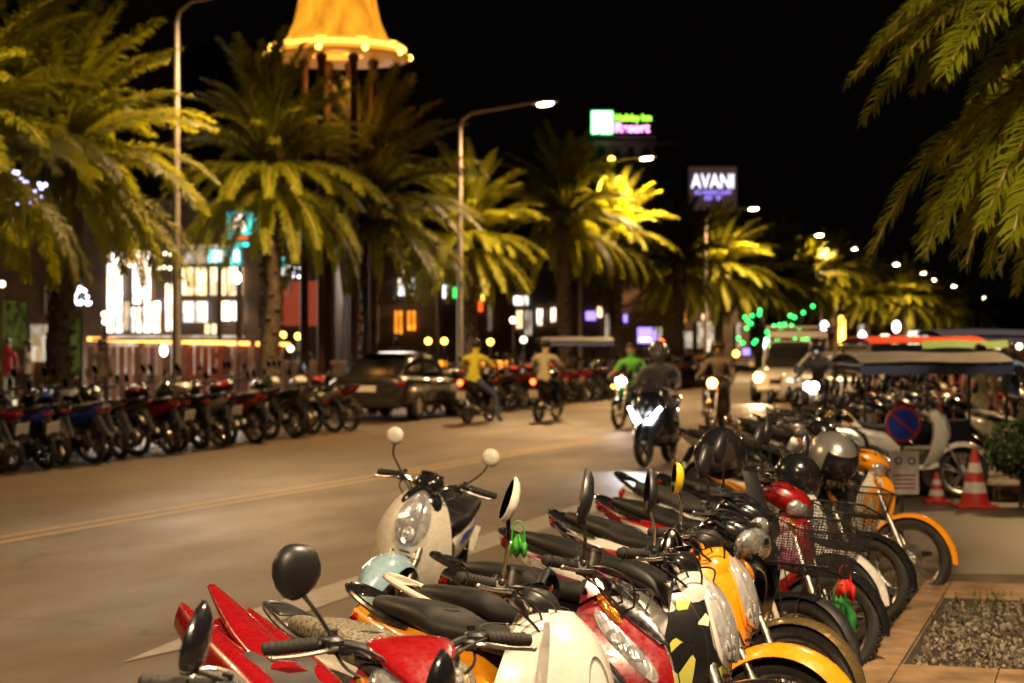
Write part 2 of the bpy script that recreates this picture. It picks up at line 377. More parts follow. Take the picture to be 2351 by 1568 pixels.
def surf_of(kind):
    if kind == 'retro':
        Z = [.975, .90, .76, .60, .46, .34]; X = [.31, .40, .465, .47, .42, .33]; W = [.055, .140, .205, .235, .235, .205]; B = [.03, .09, .14, .17, .17, .14]; ex = 2.2
    elif kind == 'wave':
        Z = [.86, .80, .70, .58, .45, .32]; X = [.38, .45, .475, .46, .40, .30]; W = [.05, .11, .165, .19, .19, .16]; B = [.05, .12, .17, .17, .14, .10]; ex = 1.5
    else:
        Z = [.99, .90, .78, .64, .50, .36]; X = [.29, .42, .525, .56, .50, .36]; W = [.075, .135, .185, .21, .205, .17]; B = [.07, .18, .27, .28, .23, .14]; ex = 1.25
    def f(u, v):
        z = curve(Z, v); x = curve(X, v); w = curve(W, v); b = curve(B, v)
        return Vector((x - b * abs(u) ** ex if abs(u) > 1e-6 else x, w * u, z + (.03 * u * u if kind != 'retro' else 0)))
    return f

def build_bike(spec):
    """x forward, y to the rider's left, z up; origin on the ground between the wheels"""
    global PAL
    g = dict(kind='wave', steer=0, wheels='spoke', det=2, basket=None, mirror='kite', msc=1.0, mr=(1, 1), rack=True, indic=True, plate=True, screen=False,
             headcowl=True, deco=None, grip='bar', seath=0.0, tailz=0.0, visor=False)
    g.update(spec); PAL = g.get('pal', {}); kind, det = g['kind'], g['det']
    root = empty(g.get('name', {'retro': 'motor_scooter', 'wave': 'motorcycle', 'sport': 'motor_scooter'}[kind]))
    S = Matrix.Translation(AX0) @ Matrix.Rotation(R(g['steer']), 4, AXD) @ Matrix.Translation(-AX0)
    I4 = Matrix.Identity(4); hd = det > 1
    wheel(root, 'front_wheel', .62, S, g['wheels'], det); wheel(root, 'rear_wheel', -.60, I4, g['wheels'] if kind != 'retro' else 'solid', det, w=.10)
    # fork
    for sy in (-1, 1):
        m = MB().tube([(.615, sy * .072, .275), (.595, sy * .072, .33), (.50, sy * .072, .52), (.455, sy * .072, .60)], [.018, .021, .019, .016], 10)
        m.tube([(.46, sy * .072, .59), (.40, sy * .072, .72), (.37, sy * .05, .80)], [.026, .022, .02], 10)
        part(root, 'fork_leg', m.xf(S), g.get('forkm', ALU))
    # front fender
    a0, a1 = (4, 150) if kind != 'wave' else (-2, 140)
    def fen(u, v):
        a = R(a0 + (a1 - a0) * v); k = 1 - v
        rad = WR + .035 + (.025 if kind == 'retro' else 0) - (.060 if kind == 'retro' else .035) * abs(u) ** 2.2 + .03 * max(0, k - .75) * 2
        wd = (.085 if kind == 'retro' else .062) * (1 - .75 * max(0, (k - .6) / .4) ** 1.6)
        if kind == 'retro': wd *= 1 + .25 * math.sin(math.pi * v)
        return Vector((.62 + math.cos(a) * rad, u * wd, WR + math.sin(a) * rad))
    part(root, 'front_fender', MB().sheet(fen, 10, 18 if hd else 9, .004).xf(S), K, 'fender')
    # leg shield / front apron
    f = surf_of(kind)
    part(root, 'leg_shield', MB().sheet(f, 22 if hd else 12, 18 if hd else 9, -.010), K, 'shield')
    part(root, 'inner_shield', MB().sheet(lambda u, v: f(u * .86, .04 + v * .9) - Vector((.05 + .05 * (1 - u * u), 0, 0)), 10, 8, .02), K, 'inner')
    pt = lambda nm, mt, rl, *a, **k: part(root, nm, MB().patch(f, *a, **k), mt, rl)
    if kind == 'retro' and g.get('bulge'):
        f0 = f
        def f(u, v):
            vv = max(0.0, v - .02); p = f0(u, v); k_ = max(0.0, 1 - abs(u / .66) ** 4); return p + Vector((.045 + .03 * (1 - min(1, u * u)), 0, .0))
        part(root, 'front_cowl', MB().sheet(lambda u, v: f(u * .66, .02 + .70 * v - .10 * abs(u) ** 3 * v), 16, 14, .03), K, 'nose')
        stk = part(root, 'sticker', MB().patch(f, .10, .085, .17, .026, h=.001, rot=4, e=6, base=.0, edge=.0022), mat('sticker_blue', (.02, .03, .35), rough=.35))
        m = MB()
        for q_ in (-.10, -.03, .05): m.patch(f, .10 + q_, .085, .028, .015, h=.0006, e=6, base=.001, edge=.0032)
        part(stk, 'sticker_print', m, PLATE)
    if kind == 'retro':
        hk = g.get('hk', 1.0); hv = g.get('hv', .30)
        pt('headlight_bezel', K, 'bezel', 0, hv, .56 * hk, .27 * (hk + 1) / 2, h=.018, e=2.2, n=28)
        hl = part(root, 'headlight', MB().patch(f, 0, hv, .48 * hk, .235 * (hk + 1) / 2, h=.016, e=2.1, n=28, m=8, base=.006, edge=.010), LENS)
        part(root, 'lens_cover', MB().patch(f, 0, hv, .50 * hk, .245 * (hk + 1) / 2, h=.034, e=2.1, n=28, m=8, base=.006, edge=.012), COVER)
        if hd:
            for (cu_, cv_, rs) in ((0, hv - .03, .20), (0, hv + .11, .16)): part(hl, 'reflector_bowl', MB().patch(f, cu_, cv_, rs * 1.25 * hk, rs * .62, h=-.016, base=.014, edge=.034, n=24, m=6), BOWL); part(hl, 'bulb', MB().patch(f, cu_, cv_, .07, .035, h=.014, base=.014, edge=.020, n=14), LENS2)
            part(hl, 'turn_signal_strip', MB().patch(f, 0, hv + .155, .30 * hk, .05, h=.010, base=.014, edge=.022, e=2.0), LENS2)
            for k in (-1, 0, 1): pt('vent_slot', K, None, 0, .60 + .035 * k, .17 - .04 * abs(k), .008, h=.001, e=3)
            for k in (-1, 1): pt('vent_hole', K, None, .30 * k, .585, .035, .012, h=.001)
        if hd:
            pt('badge', CHR, None, .0, .055, .22, .018, h=.003, e=3)
        part(root, 'top_cover', MB().loft([(.335, .84, 90, .13, .07, 2.3), (.325, .91, 90, .115, .075, 2.3), (.315, .955, 90, .085, .055, 2.2), (.31, .985, 90, .04, .03, 2)], 4, 22), K, 'hood')
        pt('rim_trim', CHR, 'trim', 0, .985, .9, .012, h=.003, e=4)
    elif kind == 'wave':
        # nose strip
        def fn(u, v): p = f(u * .45, .0 + v * .62); return p + Vector((.014 + .012 * (1 - abs(u)), 0, .0))
        part(root, 'nose_cowl', MB().sheet(fn, 8, 12, -.010), K, 'nose')
        for sy in (-1, 1):
            pt('side_decal', K, 'decal', .62 * sy, .52, .22, .22, h=.002, rot=20 * sy, e=3)
            if hd: pt('decal_flash', K, 'decal2', .66 * sy, .55, .10, .17, h=.004, rot=32 * sy, e=1.4)
            if g['indic']: pt('turn_signal', AMB, 'signal', .60 * sy, .24, .20, .055, h=.016, rot=-22 * sy, e=2.6)
    else:
        for sy in (-1, 1):
            hl = part(root, 'headlight', MB().patch(f, .50 * sy, .37, .33, .10 * g.get('lk', 1), h=.004, rot=-24 * sy, e=2.4, n=26), LENS, 'headlamp')
            part(root, 'lens_cover', MB().patch(f, .50 * sy, .37, .34, .105 * g.get('lk', 1), h=.020, rot=-24 * sy, e=2.4, n=26, edge=.008), COVER)
            if hd:
                for q_ in (-.12, .08): part(hl, 'reflector_bowl', MB().patch(f, (.50 + q_ * .9) * sy, .37 - q_ * .30, .095, .060 * g.get('lk', 1), h=-.010, base=.004, edge=.014, n=20), BOWL)
            pt('turn_signal', AMB, 'signal', .62 * sy, .19, .17, .045, h=.012, rot=-20 * sy, e=2.4)
            pt('cowl_blade', K, 'blade', .56 * sy, .56, .30, .05, h=.010, rot=-26 * sy, e=3)
            pt('lower_intake', K, None, .55 * sy, .80, .22, .07, h=.002, rot=-18 * sy, e=2.4)
        def tp(u, v): p = f(u * (1.0 - .9 * v), .34 * v + .0); return p + Vector((.010 + .006 * (1 - u * u), 0, .004))
        part(root, 'front_mask', MB().sheet(tp, 10, 8, -.006), K, 'mask')
    # floor and centre body
    if kind in ('retro', 'sport'):
        m = MB().loft([(.36, .36, 0, .12, .03, 5), (.25, .33, 0, .16, .035, 5), (.05, .33, 0, .16, .035, 5), (-.12, .36, 0, .15, .06, 4)], 3, 20)
        part(root, 'floorboard', m, K, 'floor')
        m = MB().loft([(.0, .42, 60, .13, .07, 3.5), (-.07, .56, 45, .13, .10, 3.2), (-.2, .60, 15, .145, .14, 3), (-.45, .655, 0, .15, .12, 2.8), (-.70, .72, -8, .12, .085, 2.5), (-.90, .79, -12, .06, .045, 2.3)], 4, 24)
    else:
        m = MB().loft([(.34, .60, -25, .06, .10, 2.6), (.18, .50, -15, .06, .09, 2.6), (.0, .47, 10, .07, .09, 2.6), (-.12, .55, 20, .10, .12, 2.6), (-.35, .66, 5, .125, .11, 2.6), (-.60, .725, -8, .115, .085, 2.4), (-.80, .79, -12, .085, .06, 2.2), (-.96, .86, -14, .035, .025, 2.2)], 4, 24)
    tz = g['tailz']; hz0 = g.get('barz', 0.0)
    if tz: m.v = [(x, y, z + tz * max(0, (-.3 - x)) ** 1.4) for x, y, z in m.v]
    part(root, 'tail_cowl', m, K, 'tail')
    tail_z = lambda x, z: z + (tz * max(0, (-.3 - x)) ** 1.4 if tz else 0)
    # side panels in their own colour
    for sy in (-1, 1):
        def sp(u, v, sy=sy):
            x = -.12 - .66 * v; zc = curve([.56, .66, .72, .78], v); hh = curve([.06, .075, .05, .02], v); w = curve([.125, .150, .135, .085], v)
            return Vector((x, sy * (w + .006 - .03 * abs(u) ** 2), tail_z(x, zc + u * hh)))
        part(root, 'side_panel', MB().sheet(sp, 6, 12, .006 * -sy), K, 'side')
        if hd:
            part(root, 'side_stripe', MB().sheet(lambda u, v, sp=sp, sy=sy: sp(.25 * u + .5 - .8 * v, .15 + .75 * v) + Vector((0, sy * .003, 0)), 3, 10, .003 * -sy), K, 'stripe')
    # seat
    sh = g['seath']
    if kind == 'wave':
        st = [(.0, .62, 30, .075, .03, 3), (-.06, .69, 15, .10, .045, 3.2), (-.2, .745, 4, .125, .045, 3.4), (-.38, .765, -3, .135, .045, 3.4), (-.5, .80, -8, .13, .05, 3.2), (-.66, .835, -8, .12, .045, 3), (-.80, .865, -8, .095, .03, 3)]
    else:
        st = [(-.02, .66, 40, .09, .03, 3), (-.07, .735, 15, .125, .04, 3.2), (-.2, .765, 2, .15, .045, 3.4), (-.38, .775, -2, .15, .045, 3.4), (-.50, .81, -8, .145, .05, 3.2), (-.66, .83, -3, .13, .045, 3), (-.76, .835, 0, .10, .035, 3)]
    if g.get('fins'): st = [(x, z, t, a_ * .92, b_, e_) for x, z, t, a_, b_, e_ in st[:-1]]; st[-1] = (-.60, .80, -6, .09, .03, 3)
    m = MB().loft(st, 5 if hd else 3, 24 if hd else 14)
    m.v = [(x, y, tail_z(x, z) + sh - .012 * (1 if abs(y) < .06 else 0)) for x, y, z in m.v]
    seat = part(root, 'seat', m, SEATK, 'seat')
    if hd:
        m = MB()
        for x in (-.22, -.46):
            m.tube([(x + .01 * abs(q), q * .148, tail_z(x, curve([.795, .82], .5)) + sh + .018 - .035 * abs(q) ** 3 + (.02 if x < -.4 else -.006)) for q in [k / 6 - 1 for k in range(13)]], .0025, 4)
        part(seat, 'seat_seam', m, SEATG)
    # tail end
    TX = -.93 if kind != 'wave' else -.965; TZ = tail_z(TX, .80 if kind != 'wave' else .865)
    m = MB().ell((TX + .055, 0, TZ - .03), (.05, .085 if kind != 'wave' else .065, .038), Euler((0, R(-20), 0)), 16, 10)
    part(root, 'tail_light', m, REDL, 'taillamp')
    if g.get('fins'):
        part(root, 'tail_fin', MB().loft([(-.42, .83, -10, .075, .020, 2.4), (-.68, .90, -16, .070, .026, 2.4), (-.88, .965, -20, .045, .020, 2.4), (-1.04, 1.02, -22, .016, .009, 2.2)], 4, 20), K, 'tail')
        for sy in (-1, 1):
            m = MB().loft([(-.20, .70, -8, .045, .08, 2.6), (-.45, .77, -12, .055, .085, 2.8), (-.75, .85, -16, .045, .07, 2.6), (-1.0, .925, -18, .014, .045, 2.4)], 4, 16, y=.115 * sy)
            part(root, 'tail_edge', m, K, 'tail')
    if g['rack']:
        m = MB()
        RP = [(-.55, .125, .765), (-.70, .120, .80), (-.84, .095, .845), (-.955, .045, .885)]
        RP = [(x, y, tail_z(x, z)) for x, y, z in RP]; RP = RP + [(x, -y, z) for x, y, z in reversed(RP)]
        m.tube(RP, [.010] + [.013] * 6 + [.010], 8, smooth=3); m.box((-.90, 0, tail_z(-.9, .872)), (.09, .12, .012), Euler((0, R(18), 0)), .005)
        part(root, 'grab_rail', m, K, 'rail')
    m = MB().sheet(lambda u, v: Vector((-.80 - .17 * v - .02 * v * v, u * (.075 - .01 * v), .72 - .30 * v - .03 * u * u + tz * .25)), 6, 8, .006)
    m.sheet(lambda u, v: Vector((-.60 - math.cos(R(20 + 70 * v)) * .32, u * .06, WR + math.sin(R(20 + 70 * v)) * .33 - .02 * u * u)), 6, 8, .004)
    part(root, 'rear_fender', m, K)
    if g.get('cowlight'):
        part(root, 'visor_beak', MB().loft([(.16, 1.005 + hz0, -8, .05, .012, 2.4), (.26, 1.01 + hz0, -14, .115, .020, 2.6), (.36, .975 + hz0, -22, .10, .022, 2.6), (.45, .925 + hz0, -28, .05, .016, 2.4), (.50, .895 + hz0, -30, .01, .006, 2)], 4, 20).xf(S), K, 'tail')
        for sy in (-1, 1):
            part(root, 'headlight', MB().ell((.375, sy * .075, .90 + hz0), (.085, .052, .052), Euler((0, R(28), R(-22 * sy))), 18, 12).xf(S), LENS); part(root, 'turn_signal', MB().ell((.33, sy * .125, .90 + hz0), (.055, .020, .030), Euler((0, R(28), R(-30 * sy))), 14, 8).xf(S), AMB)
    if g['plate']:
        M = Matrix.Translation((-.945, 0, .575 + tz * .2)) @ Matrix.Rotation(R(-22), 4, 'Y')
        pl = part(root, 'number_plate', MB().box((0, 0, 0), (.006, .20, .165), None, .002).xf(M), PLATE, 'plate')
    # power unit
    m = MB()
    if kind == 'wave':
        m.lathe([(0, -.14), (.09, -.14), (.105, -.12), (.105, .12), (.09, .14), (0, .14)], (-.10, 0, .33), (0, 1, 0), 18)
        m.tube([(-.02, 0, .34), (.18, 0, .37)], [.075, .07], 12)
        for k in range(8): m.box((.04 + .018 * k, 0, .355 + .003 * k), (.006, .17, .16), None, .002)
        m.tube([(-.16, .10, .30), (-.60, .09, .285)], [.03, .025], 6); m.tube([(-.16, -.05, .30), (-.60, -.09, .285)], [.022, .02], 6)
        part(root, 'engine', m, GRIME)
        m = MB().tube([(-.30, .09, .34), (-.60, .085, .40)], [.05, .05], 8); m.box((-.37, .10, .30), (.5, .02, .07), None, .01); part(root, 'chain_case', m, K)
    else:
        m.loft([(-.12, .30, 0, .08, .08, 3), (-.3, .32, 0, .12, .09, 3), (-.5, .33, 0, .11, .08, 3)], 3, 14)
        m.box((-.45, .11, .33), (.46, .07, .14), None, .03); part(root, 'engine', m, GRIME)
    m = MB().tube([(.16, -.05, .30), (.10, -.09, .20), (-.15, -.11, .19), (-.32, -.125, .25)], .016, 8, smooth=3)
    m.tube([(-.30, -.135, .26), (-.34, -.14, .27), (-.86, -.15, .37), (-.90, -.15, .38)], [.028, .045, .05, .035], 14)
    part(root, 'exhaust', m, STEEL if kind != 'wave' else ALU)
    if hd:
        m = MB(); m.sheet(lambda u, v: Vector((-.42 - .36 * v, -.205 + .012 * u * u, .305 + .07 * v + u * .034)), 4, 6, .004); part(root, 'heat_shield', m, CHR)
    for sy in (-1, 1):
        m = MB().tube([(-.52, sy * .125, .32), (-.50, sy * .125, .50)], .020, 8)
        for k in range(7): m.lathe([(.026, -.005), (.031, 0), (.026, .005)], (-.518 + .0025 * k, sy * .125, .35 + .02 * k), (0, 0, 1), 10, closed=True)
        part(root, 'shock_absorber', m, STEEL, 'spring')
    m = MB().tube([(-.05, .10, .25), (-.16, .24, .02)], .011, 6); m.box((-.17, .245, .012), (.06, .03, .008)); part(root, 'side_stand', m, STEEL)
    m = MB().tube([(-.02, -.27, .27), (-.02, .27, .27)], .010, 6)
    for sy in (-1, 1): m.tube([(-.02, sy * .16, .27), (-.02, sy * .28, .275)], .018, 8)
    part(root, 'foot_pegs', m, K)
    # steering head, bars
    hz = g.get('barz', 0.0)
    m = MB().tube([(.36, 0, .79), (.28, 0, .95 + hz)], [.032, .028], 10).xf(S); part(root, 'steering_stem', m, K)
    bz = lambda *p: (p[0], p[1], p[2] + hz)
    half = [bz(.28, .03, .955), bz(.275, .08, .985), bz(.24, .15, 1.01), bz(.205, .22, 1.01), bz(.165, .36, .995)]
    pts = [(x, -y, z) for x, y, z in reversed(half)] + half
    hb = part(root, 'handlebar', MB().tube(pts, .0115, 8, smooth=2).xf(S), CHR if kind == 'retro' else K)
    for sy in (-1, 1):
        q = lambda x, y, z: bz(x, y * sy, z)
        m = MB().tube([q(.203, .225, 1.01), q(.20, .23, 1.01), q(.168, .345, .996), q(.166, .350, .996)], [.023, .0185, .018, .022], 14)
        if hd:
            for k in range(7): m.tube([q(.198 - .0042 * k, .240 + .015 * k, 1.0088 - .0019 * k), q(.1965 - .0042 * k, .245 + .015 * k, 1.0084 - .0019 * k)], .0195, 14)
        m.tube([q(.1655, .352, .9955), q(.1615, .368, .994), q(.160, .374, .9935)], [.0165, .0175, .008], 14)
        part(hb, 'grip', m.xf(S), RUB, 'grip')
        m = MB().tube([q(.245, .175, 1.0), q(.262, .22, .998), q(.245, .29, .985), q(.222, .36, .978)], [.007, .0075, .006, .007], 8, smooth=3)
        m.ell(q(.222, .362, .978), (.009, .009, .009), n=8, m=6)
        part(hb, 'brake_lever', m.xf(S), ALU, 'lever')
        m = MB().box(q(.222, .195, 1.008), (.048, .055, .045), Euler((0, .1, -.25 * sy)), .008)
        m.box(q(.185, .20, 1.015), (.022, .035, .02), None, .004); m.box(q(.25, .17, .998), (.03, .035, .03), None, .006)
        m.tube([q(.225, .17, 1.0), q(.27, .12, .985), q(.30, .06, .90), q(.33, .02, .80)], .005, 6, smooth=3)
        if hd:
            m.tube([q(.215, .21, 1.0), q(.30, .20, 1.02), q(.37, .10, .99), q(.36, .03, .88)], .0038, 6, smooth=4); m.tube([q(.22, .19, .99), q(.29, .17, .95), q(.34, .09, .90), q(.35, .04, .80)], .0045, 6, smooth=4)
            m.tube([q(.20, .19, 1.03), q(.20, .19, 1.045)], .013, 10); m.box(q(.235, .215, 1.022), (.02, .03, .018), Euler((0, .3, .3 * sy)), .004)
        m.tube([q(.235, .16, .99), q(.31, .13, .99), q(.33, .05, .92), q(.34, .02, .80)], .004, 6, smooth=3)
        if g.get('reservoir') and sy == -1:
            m.tube([q(.235, .15, 1.02), q(.235, .15, 1.07)], .028, 14); m.lathe([(.0, .0), (.03, 0), (.031, .010), (.0, .012)], q(.235, .15, 1.07), (0, 0, 1), 14)
        part(hb, 'switch_gear', m.xf(S), K if not g.get('reservoir') else STEEL, 'switch')
        has = g['mr'][0 if sy == -1 else 1]
        if has:
            my = g.get('mpos', {}).get(sy, (.215, .315, 1.205)); sb = (.225, .20, 1.03)
            mm = g.get('myaw', {}).get(sy, 0); tl = g.get('mtilt', {}).get(sy, 0); rl = g.get('mroll', {}).get(sy, 8 * sy)
            m = MB().tube([q(sb[0], sb[1], sb[2] - .03), q(sb[0], sb[1], sb[2])], .012, 8)
            e = Vector(q(my[0] + .012, my[1] - .01, my[2] - .045 * g['msc']))
            b = Vector(q(*sb)); mid = b.lerp(e, .55) + Vector((.012, sy * .012 * g.get('kink', 1), .004))
            m.tube([b, mid, e], [.0065, .006, .0075], 8, smooth=4)
            st_ = part(root, 'mirror', m.xf(S), g.get('stemm', STEEL))
            hsg, gl = mirror_head(g['mirror'] if not isinstance(g['mirror'], dict) else g['mirror'][sy], Vector(q(*my)), mm, g['msc'] * (g.get('msc2', 1) if sy == 1 else 1), rl, tl)
            if sy == -1 and g['mirror'] != 'round': pass
            part(st_, 'mirror_housing', hsg.xf(S), K, 'mirror' if sy == -1 else 'mirror_b')
            part(st_, 'mirror_glass', gl.xf(S), MIR)
    if kind == 'wave':
        st = [(.13, .945 + hz, -10, .05, .03, 2.4), (.19, .965 + hz, -10, .12, .05, 2.4), (.27, .955 + hz, -14, .145, .075, 2.4), (.35, .925 + hz, -25, .125, .075, 2.3), (.405, .895 + hz, -35, .085, .055, 2.2), (.43, .88 + hz, -35, .04, .03, 2)]
        part(root, 'handlebar_cowl', MB().loft(st, 5, 24).xf(S), K, 'cowl')
        m = MB().ell((.375, 0, .895 + hz), (.060, .122 * g.get('hls', 1), .066 * g.get('hls', 1)), Euler((0, R(28), 0)), 24, 14)
        hl = part(root, 'headlight', m.xf(S), LENS, 'headlamp')
        if hd:
            for y_ in (-.045, .045): part(hl, 'reflector_bowl', MB().ell((.405, y_ * g.get('hls', 1), .885 + hz), (.034, .040, .044), Euler((0, R(28), 0)), 18, 12).xf(S), BOWL)
        if g['visor']:
            part(root, 'windscreen', MB().sheet(lambda u, v: Vector((.40 - .10 * v - .05 * u * u, u * (.12 - .05 * v), .95 + hz + .20 * v)), 8, 8, .003).xf(S), K, 'screen')
    elif kind == 'retro':
        part(root, 'instrument_pod', MB().ell(bz(.27, 0, 1.005), (.075, .085, .055), Euler((0, R(18), 0)), 18, 12).xf(S), K, 'pod')
        part(root, 'pod_ring', MB().lathe([(.055, 0), (.068, .004), (.070, .014), (.058, .018)], bz(.245, 0, 1.035), (-.35, 0, .94), 22, closed=True).xf(S), CHR)
        m = MB().sheet(lambda u, v: Vector((.415 - .085 * v - .07 * u * u, u * (.10 + .01 * v), .875 + .065 * v)), 10, 5, .012); part(root, 'headlight_hood', m, K, 'hood')
    else:
        st = [(.12, .955 + hz, 0, .06, .03, 2.6), (.19, .975 + hz, 0, .13, .045, 2.6), (.27, .965 + hz, -10, .14, .05, 2.6), (.34, .93 + hz, -22, .10, .035, 2.4), (.37, .915 + hz, -25, .05, .02, 2)]
        if g['headcowl']: part(root, 'handlebar_cowl', MB().loft(st, 4, 22).xf(S), K, 'cowl')
        else:
            part(root, 'instrument_pod', MB().box(bz(.28, 0, .965), (.06, .15, .07), Euler((0, .6, 0)), .02).xf(S), K)
            m = MB().box(bz(.265, 0, .985), (.05, .09, .03), None, .01)
            for y_ in (-.03, .03): m.tube([bz(.265, y_, .97), bz(.262, y_, 1.012)], .012, 10)
            part(root, 'bar_clamp', m.xf(S), STEEL)
        if g['visor']:
            part(root, 'windscreen', MB().sheet(lambda u, v: Vector((.36 - .10 * v - .09 * u * u, u * (.115 - .055 * v), .97 + hz + .15 * v)), 8, 6, .004), K, 'screen')
    if g['basket']:
        bx, by, bh, x0, zb = g['basket']     # length, half width, height, rear x, bottom z
        m = MB(); rr = .0016
        def ringp(k, z, tp): # rounded rectangle ring points
            X0, X1, Y = x0 - .01 * tp, x0 + bx * (1 + .18 * tp), by * (1 + .15 * tp); c_ = .04
            P = [(X0, -Y + c_), (X0, Y - c_), (X0 + c_, Y), (X1 - c_, Y), (X1, Y - c_), (X1, -Y + c_), (X1 - c_, -Y), (X0 + c_, -Y)]
            P.append(P[0]); L = [0]
            for a, b in zip(P, P[1:]): L.append(L[-1] + math.hypot(b[0] - a[0], b[1] - a[1]))
            d = k * L[-1]
            for i in range(len(P) - 1):
                if d <= L[i + 1] + 1e-9: t = (d - L[i]) / (L[i + 1] - L[i]); return (P[i][0] + (P[i + 1][0] - P[i][0]) * t, P[i][1] + (P[i + 1][1] - P[i][1]) * t, z)
        N = g.get('bmesh', 56)
        for k in range(N): m.tube([ringp(k / N, zb, 0), ringp(k / N, zb + bh, 1)], rr, 4, caps=False)
        nr = g.get('bring', 12)
        for q in range(nr): t = q / (nr - 1); m.tube([ringp(k / 32, zb + bh * t, t) for k in range(33)], rr, 4, caps=False)
        for k in range(14): y = -by + 2 * by * (k + .5) / 14; m.tube([(x0, y, zb), (x0 + bx, y, zb)], rr, 4)
        for k in range(10): x = x0 + bx * (k + .5) / 10; m.tube([(x, -by, zb), (x, by, zb)], rr, 4)
        bk = part(root, 'basket', m.xf(S), K, 'basketm', fix=False)
        m = MB().tube([ringp(k / 32, zb + bh, 1) for k in range(33)], .0055, 6); m.tube([ringp(k / 32, zb, 0) for k in range(33)], .004, 6)
        for sy in (-1, 1): m.tube([(x0, sy * .06, zb + .02), (.60, sy * .075, .36)], .004, 6); m.tube([(x0 + bx * .6, sy * .08, zb), (.60, sy * .08, .33)], .004, 6)
        part(bk, 'basket_rim', m.xf(S), K)
    return root
def place(o, H, T=None, head=None, lean=8.0, off=(.27, 0), scale=1.0):
    """put a bike so that its bar centre stands over H=(x,y) and it points along head (degrees)"""
    a = R(head); L = R(lean)
    side = .98 * math.sin(L)      # the bar moves to the rider's left as the bike leans
    l = Vector((-math.sin(a), math.cos(a))); d = Vector((math.cos(a), math.sin(a)))
    p = Vector(H) - d * off[0] - l * side
    o.location = (p.x, p.y, -.0); o.rotation_euler = (-L, 0, a); o.scale = (scale,) * 3
    return o
# ------------------------------------------------------------------ ground and road (the setting)
ASPH = asphalt_mat()
PAVE = mat('pavement_concrete', (0.20, 0.165, 0.125), rough=0.8, var=0.35, vscale=1.5, bump=0.3, bscale=40)
KERB = mat('kerb_concrete', (0.30, 0.22, 0.14), rough=0.75, var=0.3, vscale=4, bump=0.3, bscale=50, bdist=.004)
YEL = mat('road_yellow', (0.34, 0.21, 0.045), rough=0.6, c2=(0.16, 0.11, 0.045), vscale=7)
WHT = mat('road_white', (0.24, 0.215, 0.17), rough=0.6, c2=(0.165, 0.142, 0.115), vscale=6)
def flat(name, poly, z, m, kind='structure'):
    me = bpy.data.meshes.new(name); me.from_pydata([(p[0], p[1], z) for p in poly], [], [tuple(range(len(poly)))]); me.materials.append(m)
    o = bpy.data.objects.new(name, me); col.objects.link(o)
    if kind: o['kind'] = kind
    fixn(o)
    if me.polygons[0].normal.z < 0: me.flip_normals()
    return o
flat('ground', [(-900, -60), (900, -60), (900, 2400), (-900, 2400)], -.012, mat('far_ground', (0.07, 0.06, 0.05), rough=.9))
flat('road', [rp(-40, -14), rp(-40, 17.5), rp(1200, 17.5), rp(1200, -14)], 0.0, ASPH)
def lane(name, pts, width, z, m):
    vs = []; fs = []
    for i, (s, d) in enumerate(pts): vs += [tuple(rp(s, d - width / 2, z)), tuple(rp(s, d + width / 2, z))]
    for i in range(len(pts) - 1): fs.append((2 * i, 2 * i + 2, 2 * i + 3, 2 * i + 1))
    me = bpy.data.meshes.new(name); me.from_pydata(vs, [], fs); me.materials.append(m); o = bpy.data.objects.new(name, me); col.objects.link(o); o['kind'] = 'structure'
    if me.polygons[0].normal.z < 0: me.flip_normals()
def sd(px, py): p = gp(px, py); return (p.dot(RD), p.dot(LD))
yl = [sd(0, 1240), sd(450, 1163), sd(900, 1090), sd(1400, 1003), sd(1600, 968)]
ext = (yl[-1][0] + 200, yl[-1][1] + (yl[-1][1] - yl[-2][1]) * .5)
yl = [(yl[0][0] - 14, yl[0][1] + .1)] + yl + [ext]
lane('centre_line', [(s, d - .13) for s, d in yl], .13, .004, YEL); lane('centre_line', [(s, d + .13) for s, d in yl], .13, .004, YEL)
e0 = sd(280, 1522)
wl = [(e0[0], e0[1] + .0), (e0[0] + 1.6, e0[1] + .0), (e0[0] + 8, e0[1]), (e0[0] + 60, e0[1] - .6)]
vs = [rp(e0[0], e0[1], .004), rp(e0[0] + 1.9, e0[1] + .17, .004), rp(e0[0] + 60, e0[1] + .1, .004), rp(e0[0] + 60, e0[1] - .35, .004), rp(e0[0] + .9, e0[1] - .20, .004)]
flat('parking_line', vs, .004, WHT)

# ---- near planter island with tiled border, lower right
IS0 = gp(2128, 1332, .13)
def isl(a, b, z): return IS0 - RD * a + (-LD) * b + Vector((0, 0, z - IS0.z))
TILE = [mat('kerb_tile_%d' % i, c, rough=.55, var=.42, vscale=3.5, bump=.3, bscale=60, bdist=.003) for i, c in enumerate([(0.27, 0.165, 0.085), (0.235, 0.145, 0.075), (0.29, 0.18, 0.095)])]
isle = empty('planter_kerb', IS0); isle.location = (0, 0, 0)
tag(isle, 'tiled kerb of the raised gravel bed in the lower right corner', 'planter')
m = MB(); 
core = [isl(.02, .02, 0), isl(.02, 4.6, 0), isl(4.6, 4.6, 0), isl(4.6, .02, 0)]
reg(isle, MB().prism([(p.x, p.y) for p in core], 0.0, .105).obj('kerb_core', KERB, isle))
BA0, BA1, BB = .76, 3.55, .17
def tile_run(a0, a1, b0, b1, na, nb):
    for i in range(na):
        for j in range(nb):
            A0 = a0 + (a1 - a0) * i / na + .004; A1 = a0 + (a1 - a0) * (i + 1) / na - .004
            B0 = b0 + (b1 - b0) * j / nb + .004; B1 = b0 + (b1 - b0) * (j + 1) / nb - .004
            q = [isl(A0, B0, 0), isl(A0, B1, 0), isl(A1, B1, 0), isl(A1, B0, 0)]
            dz = random.uniform(-.0015, .0015)
            reg(isle, MB().prism([(p.x, p.y) for p in q], .1065, .13 + dz).obj('tile', random.choice(TILE), isle))
